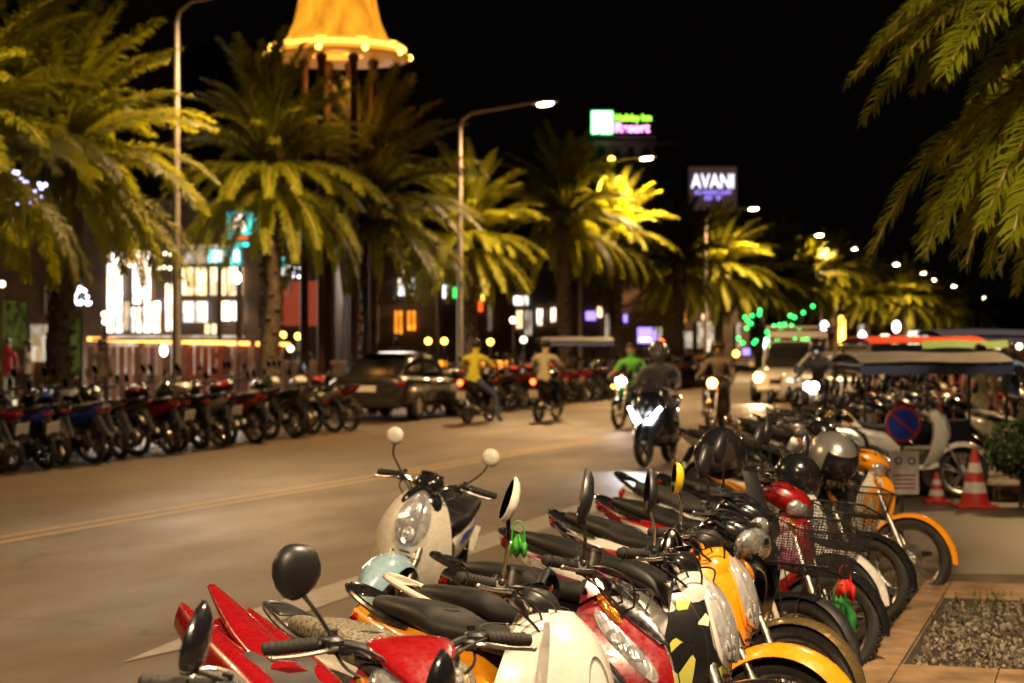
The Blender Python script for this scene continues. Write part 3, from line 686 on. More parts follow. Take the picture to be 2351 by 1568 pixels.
tile_run(0, 4.6, 0, BB, 9, 1)
tile_run(0, BA0, BB, 4.6, 2, 8)
tile_run(BA1, BA1 + .62, BB, 4.6, 1, 9)
# edging strip: front face
for k in range(12):
    q = [isl(k * 4.6 / 12 + .004, -.012, 0), isl(k * 4.6 / 12 + .004, .0, 0), isl((k + 1) * 4.6 / 12 - .004, .0, 0), isl((k + 1) * 4.6 / 12 - .004, -.012, 0)]
    reg(isle, MB().prism([(p.x, p.y) for p in q], .002, .118).obj('edging_tile', TILE[k % 3], isle))
SOIL = mat('planter_soil', (0.045, 0.032, 0.02), rough=.95, var=.4, vscale=9, bump=.8, bscale=30)
bed = [isl(BA0, BB + .005, 0), isl(BA0, 4.5, 0), isl(BA1, 4.5, 0), isl(BA1, BB + .005, 0)]
struct(MB().prism([(p.x, p.y) for p in bed], .1055, .112).obj('planter_ground', SOIL))
GRV = [mat('gravel_%d' % i, c, rough=.7, var=.3, vscale=30) for i, c in enumerate([(0.19, 0.145, 0.095), (0.12, 0.088, 0.058), (0.27, 0.22, 0.165), (0.06, 0.044, 0.03)])]
rg = random.Random(3)
for gi in range(4):
    m = MB()
    for k in range(1900):
        a, b = rg.uniform(BA0 + .04, BA1 - .04), rg.uniform(BB + .05, 3.0)
        if a < 1.15 and rg.random() < .75 - (a - BA0): continue
        r = rg.choice((rg.uniform(.006, .014), rg.uniform(.010, .026))); p = isl(a, b, 0); p.z = .112 + r * .35 + rg.random() * .015
        rot = Euler((rg.random() * 3, rg.random() * 3, rg.random() * 6)); n = 5
        m.ell(p, (r, r * rg.uniform(.5, .9), r * rg.uniform(.3, .6)), rot, 6, 3, -89, 89)
    o = m.obj('gravel', GRV[gi], sharp=20); stuff(o); o['label'] = 'loose pale gravel covering the planter bed'
GRS = mat('grass_blade', (0.05, 0.075, 0.015), rough=.6, var=.3, vscale=10)
m = MB()
for (ca, cb, n_) in ((.75, .45, 60), (1.0, .50, 40), (1.6, .42, 70), (2.0, .36, 60), (.78, .9, 30), (.8, 1.6, 30), (1.3, .42, 25)):
    for k in range(n_):
        p = isl(ca + rg.gauss(0, .08), cb + rg.gauss(0, .09), 0); p.z = .11; h = rg.uniform(.03, .09); a = rg.random() * 6.3; d = Vector((math.cos(a), math.sin(a), 0)); s_ = d.cross(Vector((0, 0, 1))) * .0022
        q = p + d * h * .25 + Vector((0, 0, h * .6)); t = p + d * h * .8 + Vector((0, 0, h))
        m.add([p - s_, p + s_, q + s_, q - s_, t], [(0, 1, 2, 3), (3, 2, 4)])
o = m.obj('grass', GRS); stuff(o); o['label'] = 'sparse grass tufts at the edge of the gravel'

# ---- lamps
lamp_m = bpy.data.meshes.new
GALV = mat('galvanised_pole', (0.30, 0.27, 0.24), rough=.5, metal=.3, var=.15)
LEDM = emis('street_led', (1.0, 0.66, 0.34), 80)
def street_lamp(base, arm_dir, label, H=7.5, reach=2.2, power=900, size=.5, light=True, grp='street lamps along the road', spread=168, lc=None):
    o = empty('street_lamp', base)
    tag(o, label, 'street lamp', grp)
    a = Vector(arm_dir).normalized()
    m = MB().tube([(0, 0, 0), (0, 0, H - .55), tuple(a * .06 + Vector((0, 0, H - .35))), tuple(a * .30 + Vector((0, 0, H - .18))), tuple(a * (reach - .3) + Vector((0, 0, H + .03)))], [.085, .055, .05, .045, .03], 10)
    reg(o, m.obj('pole', GALV, o)); 
    hd = a * reach + Vector((0, 0, H + .02)); yaw = math.atan2(a.y, a.x)
    Mx = Matrix.Translation(hd) @ Matrix.Rotation(yaw, 4, 'Z') @ Matrix.Rotation(R(-5), 4, 'Y')
    h = MB().loft([(-.34, .01, 0, .05, .035, 3), (-.1, .02, 0, .12, .045, 3.5), (.2, .01, 0, .13, .035, 3.5), (.33, 0, 0, .08, .02, 3)], 3, 16).xf(Mx).obj('lamp_head', GALV, o); reg(o, h)
    g_ = MB().ell((.02, 0, -.035), (.20, .105, .045), n=16, m=8, p0=-90, p1=20).xf(Mx).obj('lamp_lens', LEDM, h); reg(h, g_)
    if light:
        L = bpy.data.lights.new('lamp_light', 'SPOT'); L.energy = power * 1.55; L.color = lc or LAMP; L.shadow_soft_size = .16; L.spot_size = R(spread); L.spot_blend = .6
        lo = bpy.data.objects.new('lamp_light', L); col.objects.link(lo); lo.parent = o; lo.location = hd + Vector((0, 0, -.13)); lo.rotation_euler = (0, 0, 0)
    return o
LAMPPX = [(1250, 238), (1483, 363), (1729, 479), (1880, 540), (1959, 571), (2057, 607), (2119, 627), (2145, 642), (2190, 657), (2230, 675), (2257, 684), (2275, 696)]
ordw = ['nearest lit street lamp, its long arm reaching over the road above the first palms', 'lit street lamp just left of the tall sign board, second one down the road', 'lit street lamp right of the white sign board, third one down the road',
        'fourth lit street lamp down the road', 'fifth lit street lamp, above a bright palm crown', 'sixth lit street lamp down the road', 'seventh lit street lamp down the road', 'eighth lit street lamp down the road',
        'ninth lit street lamp down the road', 'tenth lit street lamp down the road', 'eleventh lit street lamp down the road', 'twelfth and farthest lit street lamp down the road']
LH = 7.5
AD = -LD
for i, (px, py) in enumerate(LAMPPX):
    Z = (LH - CAMH) * FPX / (HY - py); hd = at(px, py, Z); b = hd - AD * 2.2; b.z = 0
    street_lamp(b, AD, ordw[i], LH, power=(1800 if i < 2 else 2300), light=i < 8)
# first lamp: pole crosses the left palms, head just above the frame
p0 = at(405, 700, 35.0); p0.z = 0
street_lamp(p0, AD, 'grey street lamp pole in front of the leftmost palms, curving right at the top', LH + .32, power=1400)
street_lamp(rp(21, 16.3), AD, 'street lamp on the far kerb just left of the view', LH, power=450)
street_lamp(rp(8, 16.3), AD, 'street lamp on the far kerb well left of the view', LH, power=1100)
street_lamp(rp(-1.5, -1.8), LD, 'street lamp on the near kerb behind the viewer', LH, power=1600, reach=2.4, lc=LAMPW)
street_lamp(rp(6.2, -2.4), LD, 'street lamp on the near kerb just right of the viewer', LH, power=1450, reach=1.6, lc=LAMPW)
street_lamp(rp(15.0, -1.6), LD, 'street lamp on the near kerb above the parked scooters', LH + .4, power=800, reach=1.6, lc=LAMPW)
street_lamp(rp(32.0, -1.6), LD, 'street lamp on the near kerb beyond the no parking sign', LH + .4, power=1000, reach=1.6)

# ------------------------------------------------------------------ paints
CREAM = paint('paint_cream', (0.64, 0.60, 0.51)); WHITE = paint('paint_white', (0.60, 0.58, 0.53)); WARMW = paint('paint_warm_white', (0.58, 0.52, 0.42))
RED = paint('paint_red', (0.24, 0.004, 0.007)); DRED = paint('paint_dark_red', (0.22, 0.006, 0.010)); BLACK = paint('paint_black', (0.010, 0.010, 0.012), rough=.2)
ORG = paint('paint_orange', (0.78, 0.29, 0.008)); YELO = paint('paint_yellow', (0.72, 0.50, 0.015)); PURP = paint('paint_plum', (0.035, 0.018, 0.026), metal=.4)
SILV = paint('paint_silver', (0.42, 0.39, 0.36), metal=.7); BLUEP = paint('paint_blue', (0.02, 0.05, 0.32)); SKY = paint('paint_sky_blue', (0.30, 0.47, 0.56))
GREYP = paint('paint_grey', (0.10, 0.095, 0.09), metal=.5); GOLD = paint('paint_olive_gold', (0.20, 0.14, 0.055), metal=.6); DBLUE = paint('paint_navy', (0.012, 0.018, 0.07))
PINKM = paint('paint_magenta', (0.45, 0.03, 0.16)); BRONZE = paint('paint_bronze', (0.12, 0.075, 0.04), metal=.7); DGREEN = paint('paint_green', (.02, .14, .05))
GREYK = mat('dark_grey_moulding', (.035, .034, .034), rough=.45, bump=.1, bscale=250, bdist=.001)
CARB = mat('chromed_cowl', (0.42, 0.38, 0.33), rough=.10, metal=1.0, rvar=.05)
MATK = mat('matt_black_housing', (0.013, 0.0135, 0.015), rough=.42, rvar=.08, bump=.1, bscale=300, bdist=.001)
SEATB = mat('seat_brown', (0.12, 0.10, 0.07), rough=.6, bump=.3, bscale=200, bdist=.002)
def seat_pattern():
    m = mat('seat_scroll_pattern', (0.17, 0.145, 0.10), rough=.62, bump=.25, bscale=220, bdist=.002); t = m.node_tree; n = t.nodes; b = n["Principled BSDF"]
    tc = n.new("ShaderNodeTexCoord"); v = n.new("ShaderNodeTexVoronoi"); v.feature = 'F1'; v.inputs["Scale"].default_value = 26; v.inputs["Randomness"].default_value = .55
    t.links.new(tc.outputs["Object"], v.inputs["Vector"])
    w_ = n.new("ShaderNodeMath"); w_.operation = 'PINGPONG'; w_.inputs[1].default_value = .17; t.links.new(v.outputs["Distance"], w_.inputs[0])
    mr = n.new("ShaderNodeMapRange"); mr.inputs["From Min"].default_value = .05; mr.inputs["From Max"].default_value = .09; t.links.new(w_.outputs[0], mr.inputs["Value"])
    mx = n.new("ShaderNodeMix"); mx.data_type = 'RGBA'; mx.inputs["A"].default_value = (.075, .063, .043, 1); mx.inputs["B"].default_value = (.19, .165, .115, 1)
    t.links.new(mr.outputs[0], mx.inputs["Factor"]); t.links.new(mx.outputs["Result"], b.inputs["Base Color"]); return m
SEATP = seat_pattern()
def graphic_mat():
    """printed shards in white, acid yellow and black on a black panel"""
    m = mat('graphic_print', (0.02, 0.02, 0.02), rough=.25, coat=1.0); t = m.node_tree; n = t.nodes; b = n["Principled BSDF"]
    tc = n.new("ShaderNodeTexCoord"); mp = n.new("ShaderNodeMapping"); mp.inputs["Scale"].default_value = (1, 1, .55); mp.inputs["Rotation"].default_value = (R(30), 0, 0)
    v = n.new("ShaderNodeTexVoronoi"); v.feature = 'F1'; v.inputs["Scale"].default_value = 19; t.links.new(tc.outputs["Object"], mp.inputs[0]); t.links.new(mp.outputs[0], v.inputs["Vector"])
    cr = n.new("ShaderNodeValToRGB"); cr.color_ramp.interpolation = 'CONSTANT'; e = cr.color_ramp.elements; e[0].color = (.012, .012, .012, 1); e[1].position = .5; e[1].color = (.62, .58, .45, 1)
    x = e.new(.62); x.color = (.50, .50, .10, 1); x = e.new(.76); x.color = (.012, .012, .012, 1); x = e.new(.88); x.color = (.25, .24, .2, 1)
    sep = n.new("ShaderNodeSeparateColor"); t.links.new(v.outputs["Color"], sep.inputs[0]); t.links.new(sep.outputs[0], cr.inputs[0])
    ve = n.new("ShaderNodeTexVoronoi"); ve.feature = 'DISTANCE_TO_EDGE'; ve.inputs["Scale"].default_value = 19; t.links.new(mp.outputs[0], ve.inputs["Vector"])
    mr = n.new("ShaderNodeMapRange"); mr.inputs["From Min"].default_value = .035; mr.inputs["From Max"].default_value = .05; t.links.new(ve.outputs["Distance"], mr.inputs["Value"])
    mx = n.new("ShaderNodeMix"); mx.data_type = 'RGBA'; mx.inputs["A"].default_value = (.01, .01, .01, 1); t.links.new(mr.outputs[0], mx.inputs["Factor"]); t.links.new(cr.outputs[0], mx.inputs["B"])
    t.links.new(mx.outputs["Result"], b.inputs["Base Color"]); return m
GRAPH = graphic_mat()
def pal(main, second=None, **k):
    s = second or main
    d = dict(shield=main, nose=s, fender=main, tail=main, side=main, stripe=s, seat=SEATK, mirror=MATK, mirror_b=MATK, cowl=main, hood=BLACK, mask=s, blade=BLACK,
             decal=s, decal2=WHITE, rail=BLACK, floor=K, pod=BLACK, inner=K)
    d.update(k); return d
Q = 1.04
NEAR = 'parked motorbikes along the near kerb'
# ---- 0: cream retro scooter out in the lane
b0 = build_bike(dict(kind='retro', steer=-10, mirror='round', msc=1.0, mpos={-1: (.235, .27, 1.225), 1: (.235, .33, 1.21)}, rack=False, wheels='spoke', mroll={-1: 0, 1: 0}, kink=2,
    pal=pal(CREAM, BLUEP, fender=SKY, mirror=CREAM, mirror_b=CREAM, seat=SEATK, stripe=BLUEP, bezel=CREAM, side=CREAM, tail=CREAM, hood=BLACK, inner=GREYP)))
place(b0, (-.47, 11.25), head=-102, lean=14)
tag(b0, 'cream retro scooter with round white mirrors and pale blue front mudguard', 'scooter')
# ---- 1: orange and white, farthest sharp one
b1 = build_bike(dict(kind='wave', steer=8, wheels='spoke', mr=(0, 0), basket=None,
    pal=pal(WARMW, ORG, nose=ORG, cowl=ORG, fender=ORG, tail=ORG, side=WARMW, decal=ORG, decal2=WARMW, headlamp=LENS)))
place(b1, (2.44, 13.75), head=-32, lean=7)
tag(b1, 'orange and white moped with orange front mudguard, last of the sharp row near the sign', 'motorcycle', NEAR)
# ---- 2: black with basket, silver helmet hung on it
b2 = build_bike(dict(kind='wave', steer=10, wheels='spoke', mr=(0, 0), basket=(.20, .14, .16, .48, .70),
    pal=pal(BLACK, GREYP, cowl=CARB, mirror=MATK, basketm=K)))
place(b2, (1.88 * Q, 12.05 * Q), head=-38, lean=8)
tag(b2, 'black moped with wire basket beside the orange and white one', 'motorcycle', NEAR)
# ---- 3: white and red
b3 = build_bike(dict(kind='sport', steer=12, wheels='alloy', mirror='kite', msc=1.15, headcowl=True, myaw={-1: 20, 1: 25}, tailz=.12,
    pal=pal(WHITE, RED, mask=WHITE, blade=BLACK, side=WHITE, stripe=RED, tail=WHITE, cowl=BLACK, fender=WHITE, floor=K, seat=SEATG)))
place(b3, (1.55 * Q, 11.15 * Q), head=-40, lean=8)
tag(b3, 'white scooter with red stripes and a pointed white nose', 'scooter', NEAR)
# ---- 4: red with grey basket
b4 = build_bike(dict(kind='wave', steer=12, wheels='spoke', mirror='kite', mr=(1, 0), basket=(.24, .17, .20, .50, .72),
    pal=pal(RED, WHITE, nose=RED, decal=WHITE, decal2=BLACK, cowl=RED, side=RED, tail=RED, mirror=MATK, basketm=K, fender=BLACK)))
place(b4, (1.40 * Q, 10.30 * Q), head=-40, lean=9)
tag(b4, 'red moped with white flashes behind a dark basket', 'motorcycle', NEAR)
# ---- 5: black with big basket
b5 = build_bike(dict(kind='wave', steer=14, wheels='spoke', mirror='kite', mr=(1, 0), visor=True, bmesh=96, bring=20, forkm=paint('paint_fork_white', (.5, .43, .34)), basket=(.30, .20, .22, .48, .71),
    pal=pal(BLACK, RED, nose=BLACK, cowl=BLACK, decal=RED, decal2=WHITE, screen=MATK, fender=K, mirror=MATK, basketm=K, tail=BLACK, side=WHITE)))
place(b5, (1.10 * Q, 9.35 * Q), head=-42, lean=9)
tag(b5, 'black moped with the largest wire basket and whitish fork legs', 'motorcycle', NEAR)
# ---- 6: chrome and black with gold mudguard
b6 = build_bike(dict(kind='wave', steer=10, hls=1.3, wheels='alloy', mirror='kite', mr=(1, 0), grip='bar', rack=True,
    pal=pal(BLACK, GREYP, nose=CARB, cowl=BLACK, fender=GOLD, decal=RED, decal2=BLACK, mirror=MATK, tail=WHITE, side=PINKM, stripe=WHITE, seat=SEATK, headlamp=LENS)))
place(b6, (.94 * Q, 8.50 * Q), head=-35, lean=9)
tag(b6, 'black moped with chromed nose, wide headlight and gold mudguard', 'motorcycle', NEAR)
# ---- 7: orange
b7 = build_bike(dict(kind='retro', hk=.66, steer=6, wheels='alloy', mirror='pear', mr=(1, 0), msc=.95, rack=True, mpos={-1: (.215, .30, 1.215)}, myaw={-1: 28}, stemm=CHR,
    pal=pal(ORG, BLACK, nose=ORG, mirror=YELO, fender=ORG, tail=BLACK, side=BLACK, hood=ORG, bezel=ORG, pod=K, seat=SEATK)))
place(b7, (.74 * Q, 7.62 * Q), head=-28, lean=9)
tag(b7, 'bright orange scooter with a tall clear headlight and yellow-backed mirror', 'scooter', NEAR)
# ---- 8: black and white graphic
b8 = build_bike(dict(kind='retro', hk=.74, steer=9, wheels='alloy', mirror='kite', msc=1.05, mr=(1, 1), mpos={-1: (.215, .30, 1.215), 1: (.10, .40, 1.09)}, myaw={-1: 30, 1: -60}, rack=True, stemm=CHR,
    pal=pal(BLACK, WHITE, shield=GRAPH, mirror=MATK, mirror_b=CHR, hood=WHITE, bezel=WHITE, fender=BLACK, tail=PURP, side=PURP, stripe=PINKM, seat=SEATK, rail=CREAM)))
place(b8, (.58 * Q, 6.85 * Q), head=-30, lean=9)
tag(b8, 'black scooter with white and yellow jagged graphics around its headlight', 'scooter', NEAR)
# ---- 9: red sport scooter
b9 = build_bike(dict(kind='sport', lk=.6, steer=20, wheels='alloy', mirror='kite', msc=1.2, mr=(1, 0), headcowl=False, reservoir=True, mpos={-1: (.215, .30, 1.22)}, myaw={-1: 26},
    pal=pal(RED, BLACK, mask=BLACK, blade=BLACK, fender=RED, tail=ORG, side=ORG, stripe=BLACK, seat=SEATK, mirror=MATK, rail=BLACK)))
place(b9, (.34, 6.62), head=-42, lean=9)
tag(b9, 'glossy red and black scooter with a black kite-shaped mirror', 'scooter', NEAR)
# ---- 10: white scooter, patterned seat
b10 = build_bike(dict(kind='retro', bulge=True, hk=.80, hv=.42, steer=24, wheels='alloy', mirror='leaf', msc=1.05, mr=(1, 1), reservoir=True, mpos={-1: (.215, .27, 1.255), 1: (.15, .36, 1.10)}, myaw={-1: 40, 1: -50}, mtilt={-1: 8}, stemm=CHR, rack=True,
    pal=pal(WHITE, CREAM, mirror=WHITE, mirror_b=MATK, hood=WHITE, bezel=WHITE, fender=WHITE, side=CREAM, tail=CREAM, stripe=GREYP, seat=SEATP, nose=WHITE, inner=WARMW, rail=K, pod=K)))
place(b10, (.07, 6.08), head=-44, lean=9)
tag(b10, 'white scooter with a scroll-patterned brown seat and white-backed mirror', 'scooter', NEAR)
# ---- 11: red and black, large dark mirror
b11 = build_bike(dict(kind='sport', steer=-16, wheels='alloy', mirror='pear', msc=1.12, headcowl=True, tailz=.22, rack=False, fins=True, cowlight=True, mr=(1, 0), mpos={-1: (.225, .300, 1.205), 1: (.16, -.09, 1.12)}, msc2=.7, kink=0, myaw={-1: 12, 1: 75},
    pal=pal(RED, BLACK, mask=RED, cowl=GREYK, blade=RED, fender=BLACK, tail=RED, side=RED, stripe=BLACK, seat=SEATG, mirror=MATK, mirror_b=MATK, rail=RED)))
place(b11, (-.27, 5.25), head=-58, lean=8)
tag(b11, 'red and black scooter with upswept red tail and large rounded dark mirror', 'scooter', NEAR)
# ---- 12: silver, mostly below the frame
b12 = build_bike(dict(kind='sport', steer=10, wheels='alloy', mirror='leaf', msc=1.2, headcowl=False, mpos={-1: (.225, .300, 1.10), 1: (.225, .30, 1.08)}, myaw={-1: 50, 1: 30},
    pal=pal(SILV, GREYP, mask=SILV, cowl=SILV, fender=SILV, tail=SILV, side=SILV, stripe=GREYP, seat=SEATB, mirror=BLACK, mirror_b=BLACK, rail=SILV)))
place(b12, (-.42 * Q, 4.20 * Q), head=-72, lean=8)
tag(b12, 'silver scooter with a brown seat cut off by the lower edge of the photo', 'scooter', NEAR)
# ------------------------------------------------------------------ palms
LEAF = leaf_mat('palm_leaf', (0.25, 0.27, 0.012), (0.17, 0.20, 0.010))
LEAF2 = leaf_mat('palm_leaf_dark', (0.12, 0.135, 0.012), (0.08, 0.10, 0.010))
RACH = mat('palm_stalk', (0.30, 0.20, 0.05), rough=.5, var=.3)
BARK = mat('palm_bark', (0.13, 0.095, 0.06), rough=.9, c2=(0.06, 0.042, 0.028), vscale=6, bump=1.0, bscale=14)
def frond_mesh(name, L, el, bend, n=58, width=.020, ll=.36, seed=0, leafm=LEAF):
    r = random.Random(seed); pts = []; p = Vector((0, 0, 0)); N = 16
    for i in range(N + 1):
        t = i / N; a = R(el - bend * t ** 1.25); pts.append(p.copy()); p = p + Vector((math.cos(a), 0, math.sin(a))) * (L / N)
    m = MB(); me = bpy.data.meshes.new(name)
    m.tube(pts, [.022 * (1 - .85 * i / N) * (L / 2.4) + .002 for i in range(N + 1)], 5); nst = len(m.f)
    for i in range(n):
        t = .10 + .90 * i / (n - 1); x = t * N; k = min(int(x), N - 1); c = pts[k].lerp(pts[k + 1], x - k); tg = (pts[k + 1] - pts[k]).normalized()
        up = Vector((-tg.z, 0, tg.x)); l0 = ll * (math.sin(math.pi * min(1, .22 + t * .70)) ** .7) * (L / 2.4) ** .3
        for sy in (-1, 1):
            l = l0 * r.uniform(.85, 1.1); roll = r.uniform(-.35, .75)
            d = (tg * r.uniform(.75, .95) + Vector((0, sy, 0)) * r.uniform(.65, .9) + up * roll).normalized()
            d2 = (d + Vector((0, 0, -.55))).normalized(); w_ = width * r.uniform(.8, 1.2); s_ = (d.cross(up)).normalized() * w_
            a = c; b = c + d * l * .5; e = b + d2 * l * .5
            m.add([a - s_ * .5, a + s_ * .5, b + s_, b - s_, e], [(0, 1, 2, 3), (3, 2, 4)])
    me.from_pydata(m.v, [], m.f); me.materials.append(leafm); me.materials.append(RACH)
    for i in range(nst): me.polygons[i].material_index = 1
    me.shade_smooth(); me.set_sharp_from_angle(angle=R(30)); return me
def frond_set(tag_, L, leafm, n, width, ll):
    return [[frond_mesh('frond_%s' % tag_, L * (1 + .06 * q), el, bd, n, width, ll, seed=i * 7 + q, leafm=leafm) for q in range(2)] for i, (el, bd) in enumerate([(84, 34), (66, 52), (46, 66), (22, 76), (-12, 64)])]
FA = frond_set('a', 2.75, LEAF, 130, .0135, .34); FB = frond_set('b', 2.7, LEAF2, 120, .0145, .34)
FN = frond_set('n', 2.5, LEAF, 170, .0125, .30)
def palm(px, pyc, Z, label, k=1.0, fs=FA, seed=0, nf=100, pos=None, th=None, grp='palms along the far kerb'):
    r = random.Random(seed); c = at(px, pyc, Z) if pos is None else Vector(pos); h = c.z
    o = empty('palm_tree', (c.x, c.y, 0)); tag(o, label, 'palm tree', grp)
    prof = []; n = 14
    pts = [(0.05 * math.sin(i * .8 + seed), 0.03 * math.cos(i * .9), h * i / n) for i in range(n + 1)]
    tr = MB().tube(pts, [.24 - .06 * min(1, i / 5) + (.03 if i % 2 else 0) + (.10 if i > n - 3 else 0) for i in range(n + 1)], 12)
    for i in range(64): # cut leaf bases
        z = h * (.25 + .75 * i / 64); a = i * 2.4; q = Vector((math.cos(a), math.sin(a), 0)) * .20; tr.box(q + Vector((0, 0, z)), (.09, .10, .06), Euler((0, -.7, a)))
    reg(o, tr.obj('trunk', BARK, o))
    cr = MB().ell((0, 0, h), (.26, .26, .42), n=12, m=8).obj('crown', BARK, o); reg(o, cr)
    cnt = [int(nf * f_) for f_ in (.14, .20, .25, .23, .18)]; a0 = r.random() * 6
    for lv, cn in enumerate(cnt):
        for i in range(cn):
            f = bpy.data.objects.new('frond', fs[lv][i % 2]); col.objects.link(f); f.parent = cr
            f.location = (0, 0, h + .30 - .12 * lv); f.rotation_euler = (r.uniform(-.12, .12), r.uniform(-.12, .12), a0 + lv * .7 + 2 * math.pi * (i + r.uniform(-.3, .3)) / cn)
            s_ = k * r.uniform(.88, 1.08); f.scale = (s_,) * 3
    return o
PALMS = [(-110, 330, 27.5, .9, FA, 'palm cut off by the left edge behind the leftmost one'), (140, 375, 32.3, .98, FA, 'leftmost full palm, its crown left of the tall grey lamp pole'), (622, 405, 40, .89, FA, 'large bright palm under the orange bell lantern'),
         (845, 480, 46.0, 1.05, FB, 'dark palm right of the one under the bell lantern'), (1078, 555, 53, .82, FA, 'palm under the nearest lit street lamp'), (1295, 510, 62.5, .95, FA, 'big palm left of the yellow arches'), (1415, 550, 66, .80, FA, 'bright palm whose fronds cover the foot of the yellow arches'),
         (1560, 615, 80, .95, FA, 'dark palm below the white lettered sign board'), (1650, 625, 94, 1.1, FA, 'palm right of the dark one below the sign board'), (1745, 650, 99, .9, FA, 'palm between the white lettered sign board and the fourth lamp'), (1800, 640, 106, 1.05, FA, 'palm under the fourth lit street lamp'), (1855, 660, 114, .95, FA, 'palm just left of the bright one under the fifth lamp'), (1915, 640, 121, 1.0, FA, 'bright palm under the fifth lit street lamp'),
         (1995, 690, 141, 1.05, FA, 'smaller palm just right of the bright one'), (2080, 690, 169, 1.25, FA, 'wide distant palm third from the end of the row'), (2160, 712, 202, 1.1, FA, 'distant palm second from the end of the row'), (2235, 718, 249, 1.35, FA, 'most distant palm of the row')]
for i, (px, py, Z, k, fs, lb) in enumerate(PALMS): palm(px, py, Z, lb, k, fs, seed=i)
palm(0, 0, 0, 'near palm whose hanging fronds fill the upper right corner', 1.0, FN, seed=31, nf=230, pos=(4.66, 13.2, 4.05), grp=None)
palm(0, 0, 0, 'second near palm behind the one in the upper right corner', 1.0, FA, seed=35, nf=90, pos=(6.9, 19.5, 4.3), grp=None)

# ------------------------------------------------------------------ lit panels and buildings
def q4(px0, py0, px1, py1, Z, th=.06): # box facing the viewer's side of the street
    a = at(px0, py0, Z); b = at(px1, py1, Z)
    return MB().box(((a.x + b.x) / 2, Z + th / 2, (a.z + b.z) / 2), (abs(b.x - a.x), th, abs(a.z - b.z)), None, min(.02, abs(b.x - a.x) / 8))
WALLD = mat('wall_dark', (0.10, 0.075, 0.06), rough=.85, var=.3, vscale=1.2)
WALLB = mat('wall_brown', (0.16, 0.10, 0.07), rough=.85, var=.3, vscale=1.2)
E = {k: emis('glow_' + k, c, s) for k, c, s in [
    ('white', (1, .90, .88), 1.9), ('cream', (1, .80, .50), 1.1), ('cool', (.75, .85, 1), 1.5), ('teal', (.03, .55, .62), 1.3), ('orange', (1, .36, .03), 1.1), ('redo', (1, .10, .015), .9),
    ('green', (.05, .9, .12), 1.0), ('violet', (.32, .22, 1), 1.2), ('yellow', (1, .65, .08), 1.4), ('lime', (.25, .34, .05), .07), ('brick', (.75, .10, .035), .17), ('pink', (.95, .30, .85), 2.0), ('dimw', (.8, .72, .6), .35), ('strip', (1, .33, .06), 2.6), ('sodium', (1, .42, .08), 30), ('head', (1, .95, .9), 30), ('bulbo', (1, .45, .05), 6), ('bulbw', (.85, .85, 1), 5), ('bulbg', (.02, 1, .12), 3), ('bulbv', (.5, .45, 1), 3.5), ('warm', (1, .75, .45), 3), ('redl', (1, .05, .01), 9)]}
for k_ in ('white', 'cream', 'cool', 'dimw', 'orange'): interior(E[k_], 3.0)
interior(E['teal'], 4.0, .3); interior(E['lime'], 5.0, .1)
def building(name, label, box, wallm, wins, cat='building', roof=None):
    """box: px0,py0,px1,Z,depth ; wins: (px0,py0,px1,py1,key,frame)"""
    px0, py0, px1, Z, dp = box; a = at(px0, py0, Z); b = at(px1, py0, Z)
    o = empty(name, ((a.x + b.x) / 2, Z, 0)); inv = Matrix.Translation(-o.location); tag(o, label, cat)
    zt = a.z; m = MB().box(((a.x + b.x) / 2, Z + dp / 2, zt / 2), (b.x - a.x, dp, zt)); reg(o, m.xf(inv).obj('wall', wallm, o))
    m = MB().box(((a.x + b.x) / 2, Z + dp / 2 - .2, zt + .08), (b.x - a.x + .5, dp + .6, .16), None, .03); reg(o, m.xf(inv).obj('roof', WALLD, o))
    for wdw in wins:
        x0, y0, x1, y1, key = wdw[:5]; nm = wdw[5] if len(wdw) > 5 else 'window'
        p = q4(x0, y0, x1, y1, Z - .10, .05).xf(inv).obj(nm, E[key] if key in E else MATS[key], o); reg(o, p)
        if nm == 'window':
            A = at(x0, y0, Z); B = at(x1, y1, Z); f = MB(); W_ = B.x - A.x; H_ = A.z - B.z; t = .05
            for (cx_, cz_, sx, sz) in ((0, .5, 1, 0), (0, -.5, 1, 0), (-.5, 0, 0, 1), (.5, 0, 0, 1), (0, 0, 0, 1)):
                f.box(((A.x + B.x) / 2 + cx_ * W_, Z - .13, (A.z + B.z) / 2 + cz_ * H_), (W_ if sx else t, .05, H_ if sz else t))
            reg(p, f.xf(inv).obj('frame', WALLD, p))
    return o
building('restaurant', 'restaurant behind the leftmost palms with dazzling white lit rooms', (190, 470, 590, 56, 8), WALLD,
    [(380, 650, 404, 762, 'white'), (302, 704, 328, 765, 'white'), (418, 560, 562, 608, 'dimw'), (246, 580, 285, 765, 'white'), (305, 575, 350, 700, 'white'), (330, 690, 372, 765, 'white'), (276, 598, 336, 610, 'orange', 'awning_light'), (286, 690, 300, 760, 'cream'), (418, 612, 478, 680, 'cream'), (482, 612, 562, 680, 'cream'),
     (420, 690, 480, 742, 'cool'), (508, 690, 560, 738, 'white'), (470, 742, 500, 768, 'cream'), (250, 770, 560, 860, 'dimw', 'lit_interior_wall')])
building('shop', 'dim shop with blue white lamps behind the leftmost trunk', (-90, 430, 188, 58, 7), WALLB,
    [(96, 655, 104, 720, 'dimw'), (150, 655, 163, 690, 'cool'), (182, 650, 187, 700, 'cool'), (0, 690, 60, 800, 'lime', 'hedge_wall_glow'), (70, 745, 108, 830, 'dimw', 'menu_board'), (120, 730, 185, 860, 'lime', 'hedge_wall_glow')])  # hedge greenery emits weakly, standing in for lamplight on its leaves
building('shop', 'shop with a plain red orange wall right of the restaurant', (592, 560, 770, 58, 7), WALLD,
    [(650, 645, 738, 748, 'brick', 'red_wall_glow'), (620, 640, 645, 690, 'lime', 'lit_screen')])  # red wall and green foliage panel emit, in place of light falling there
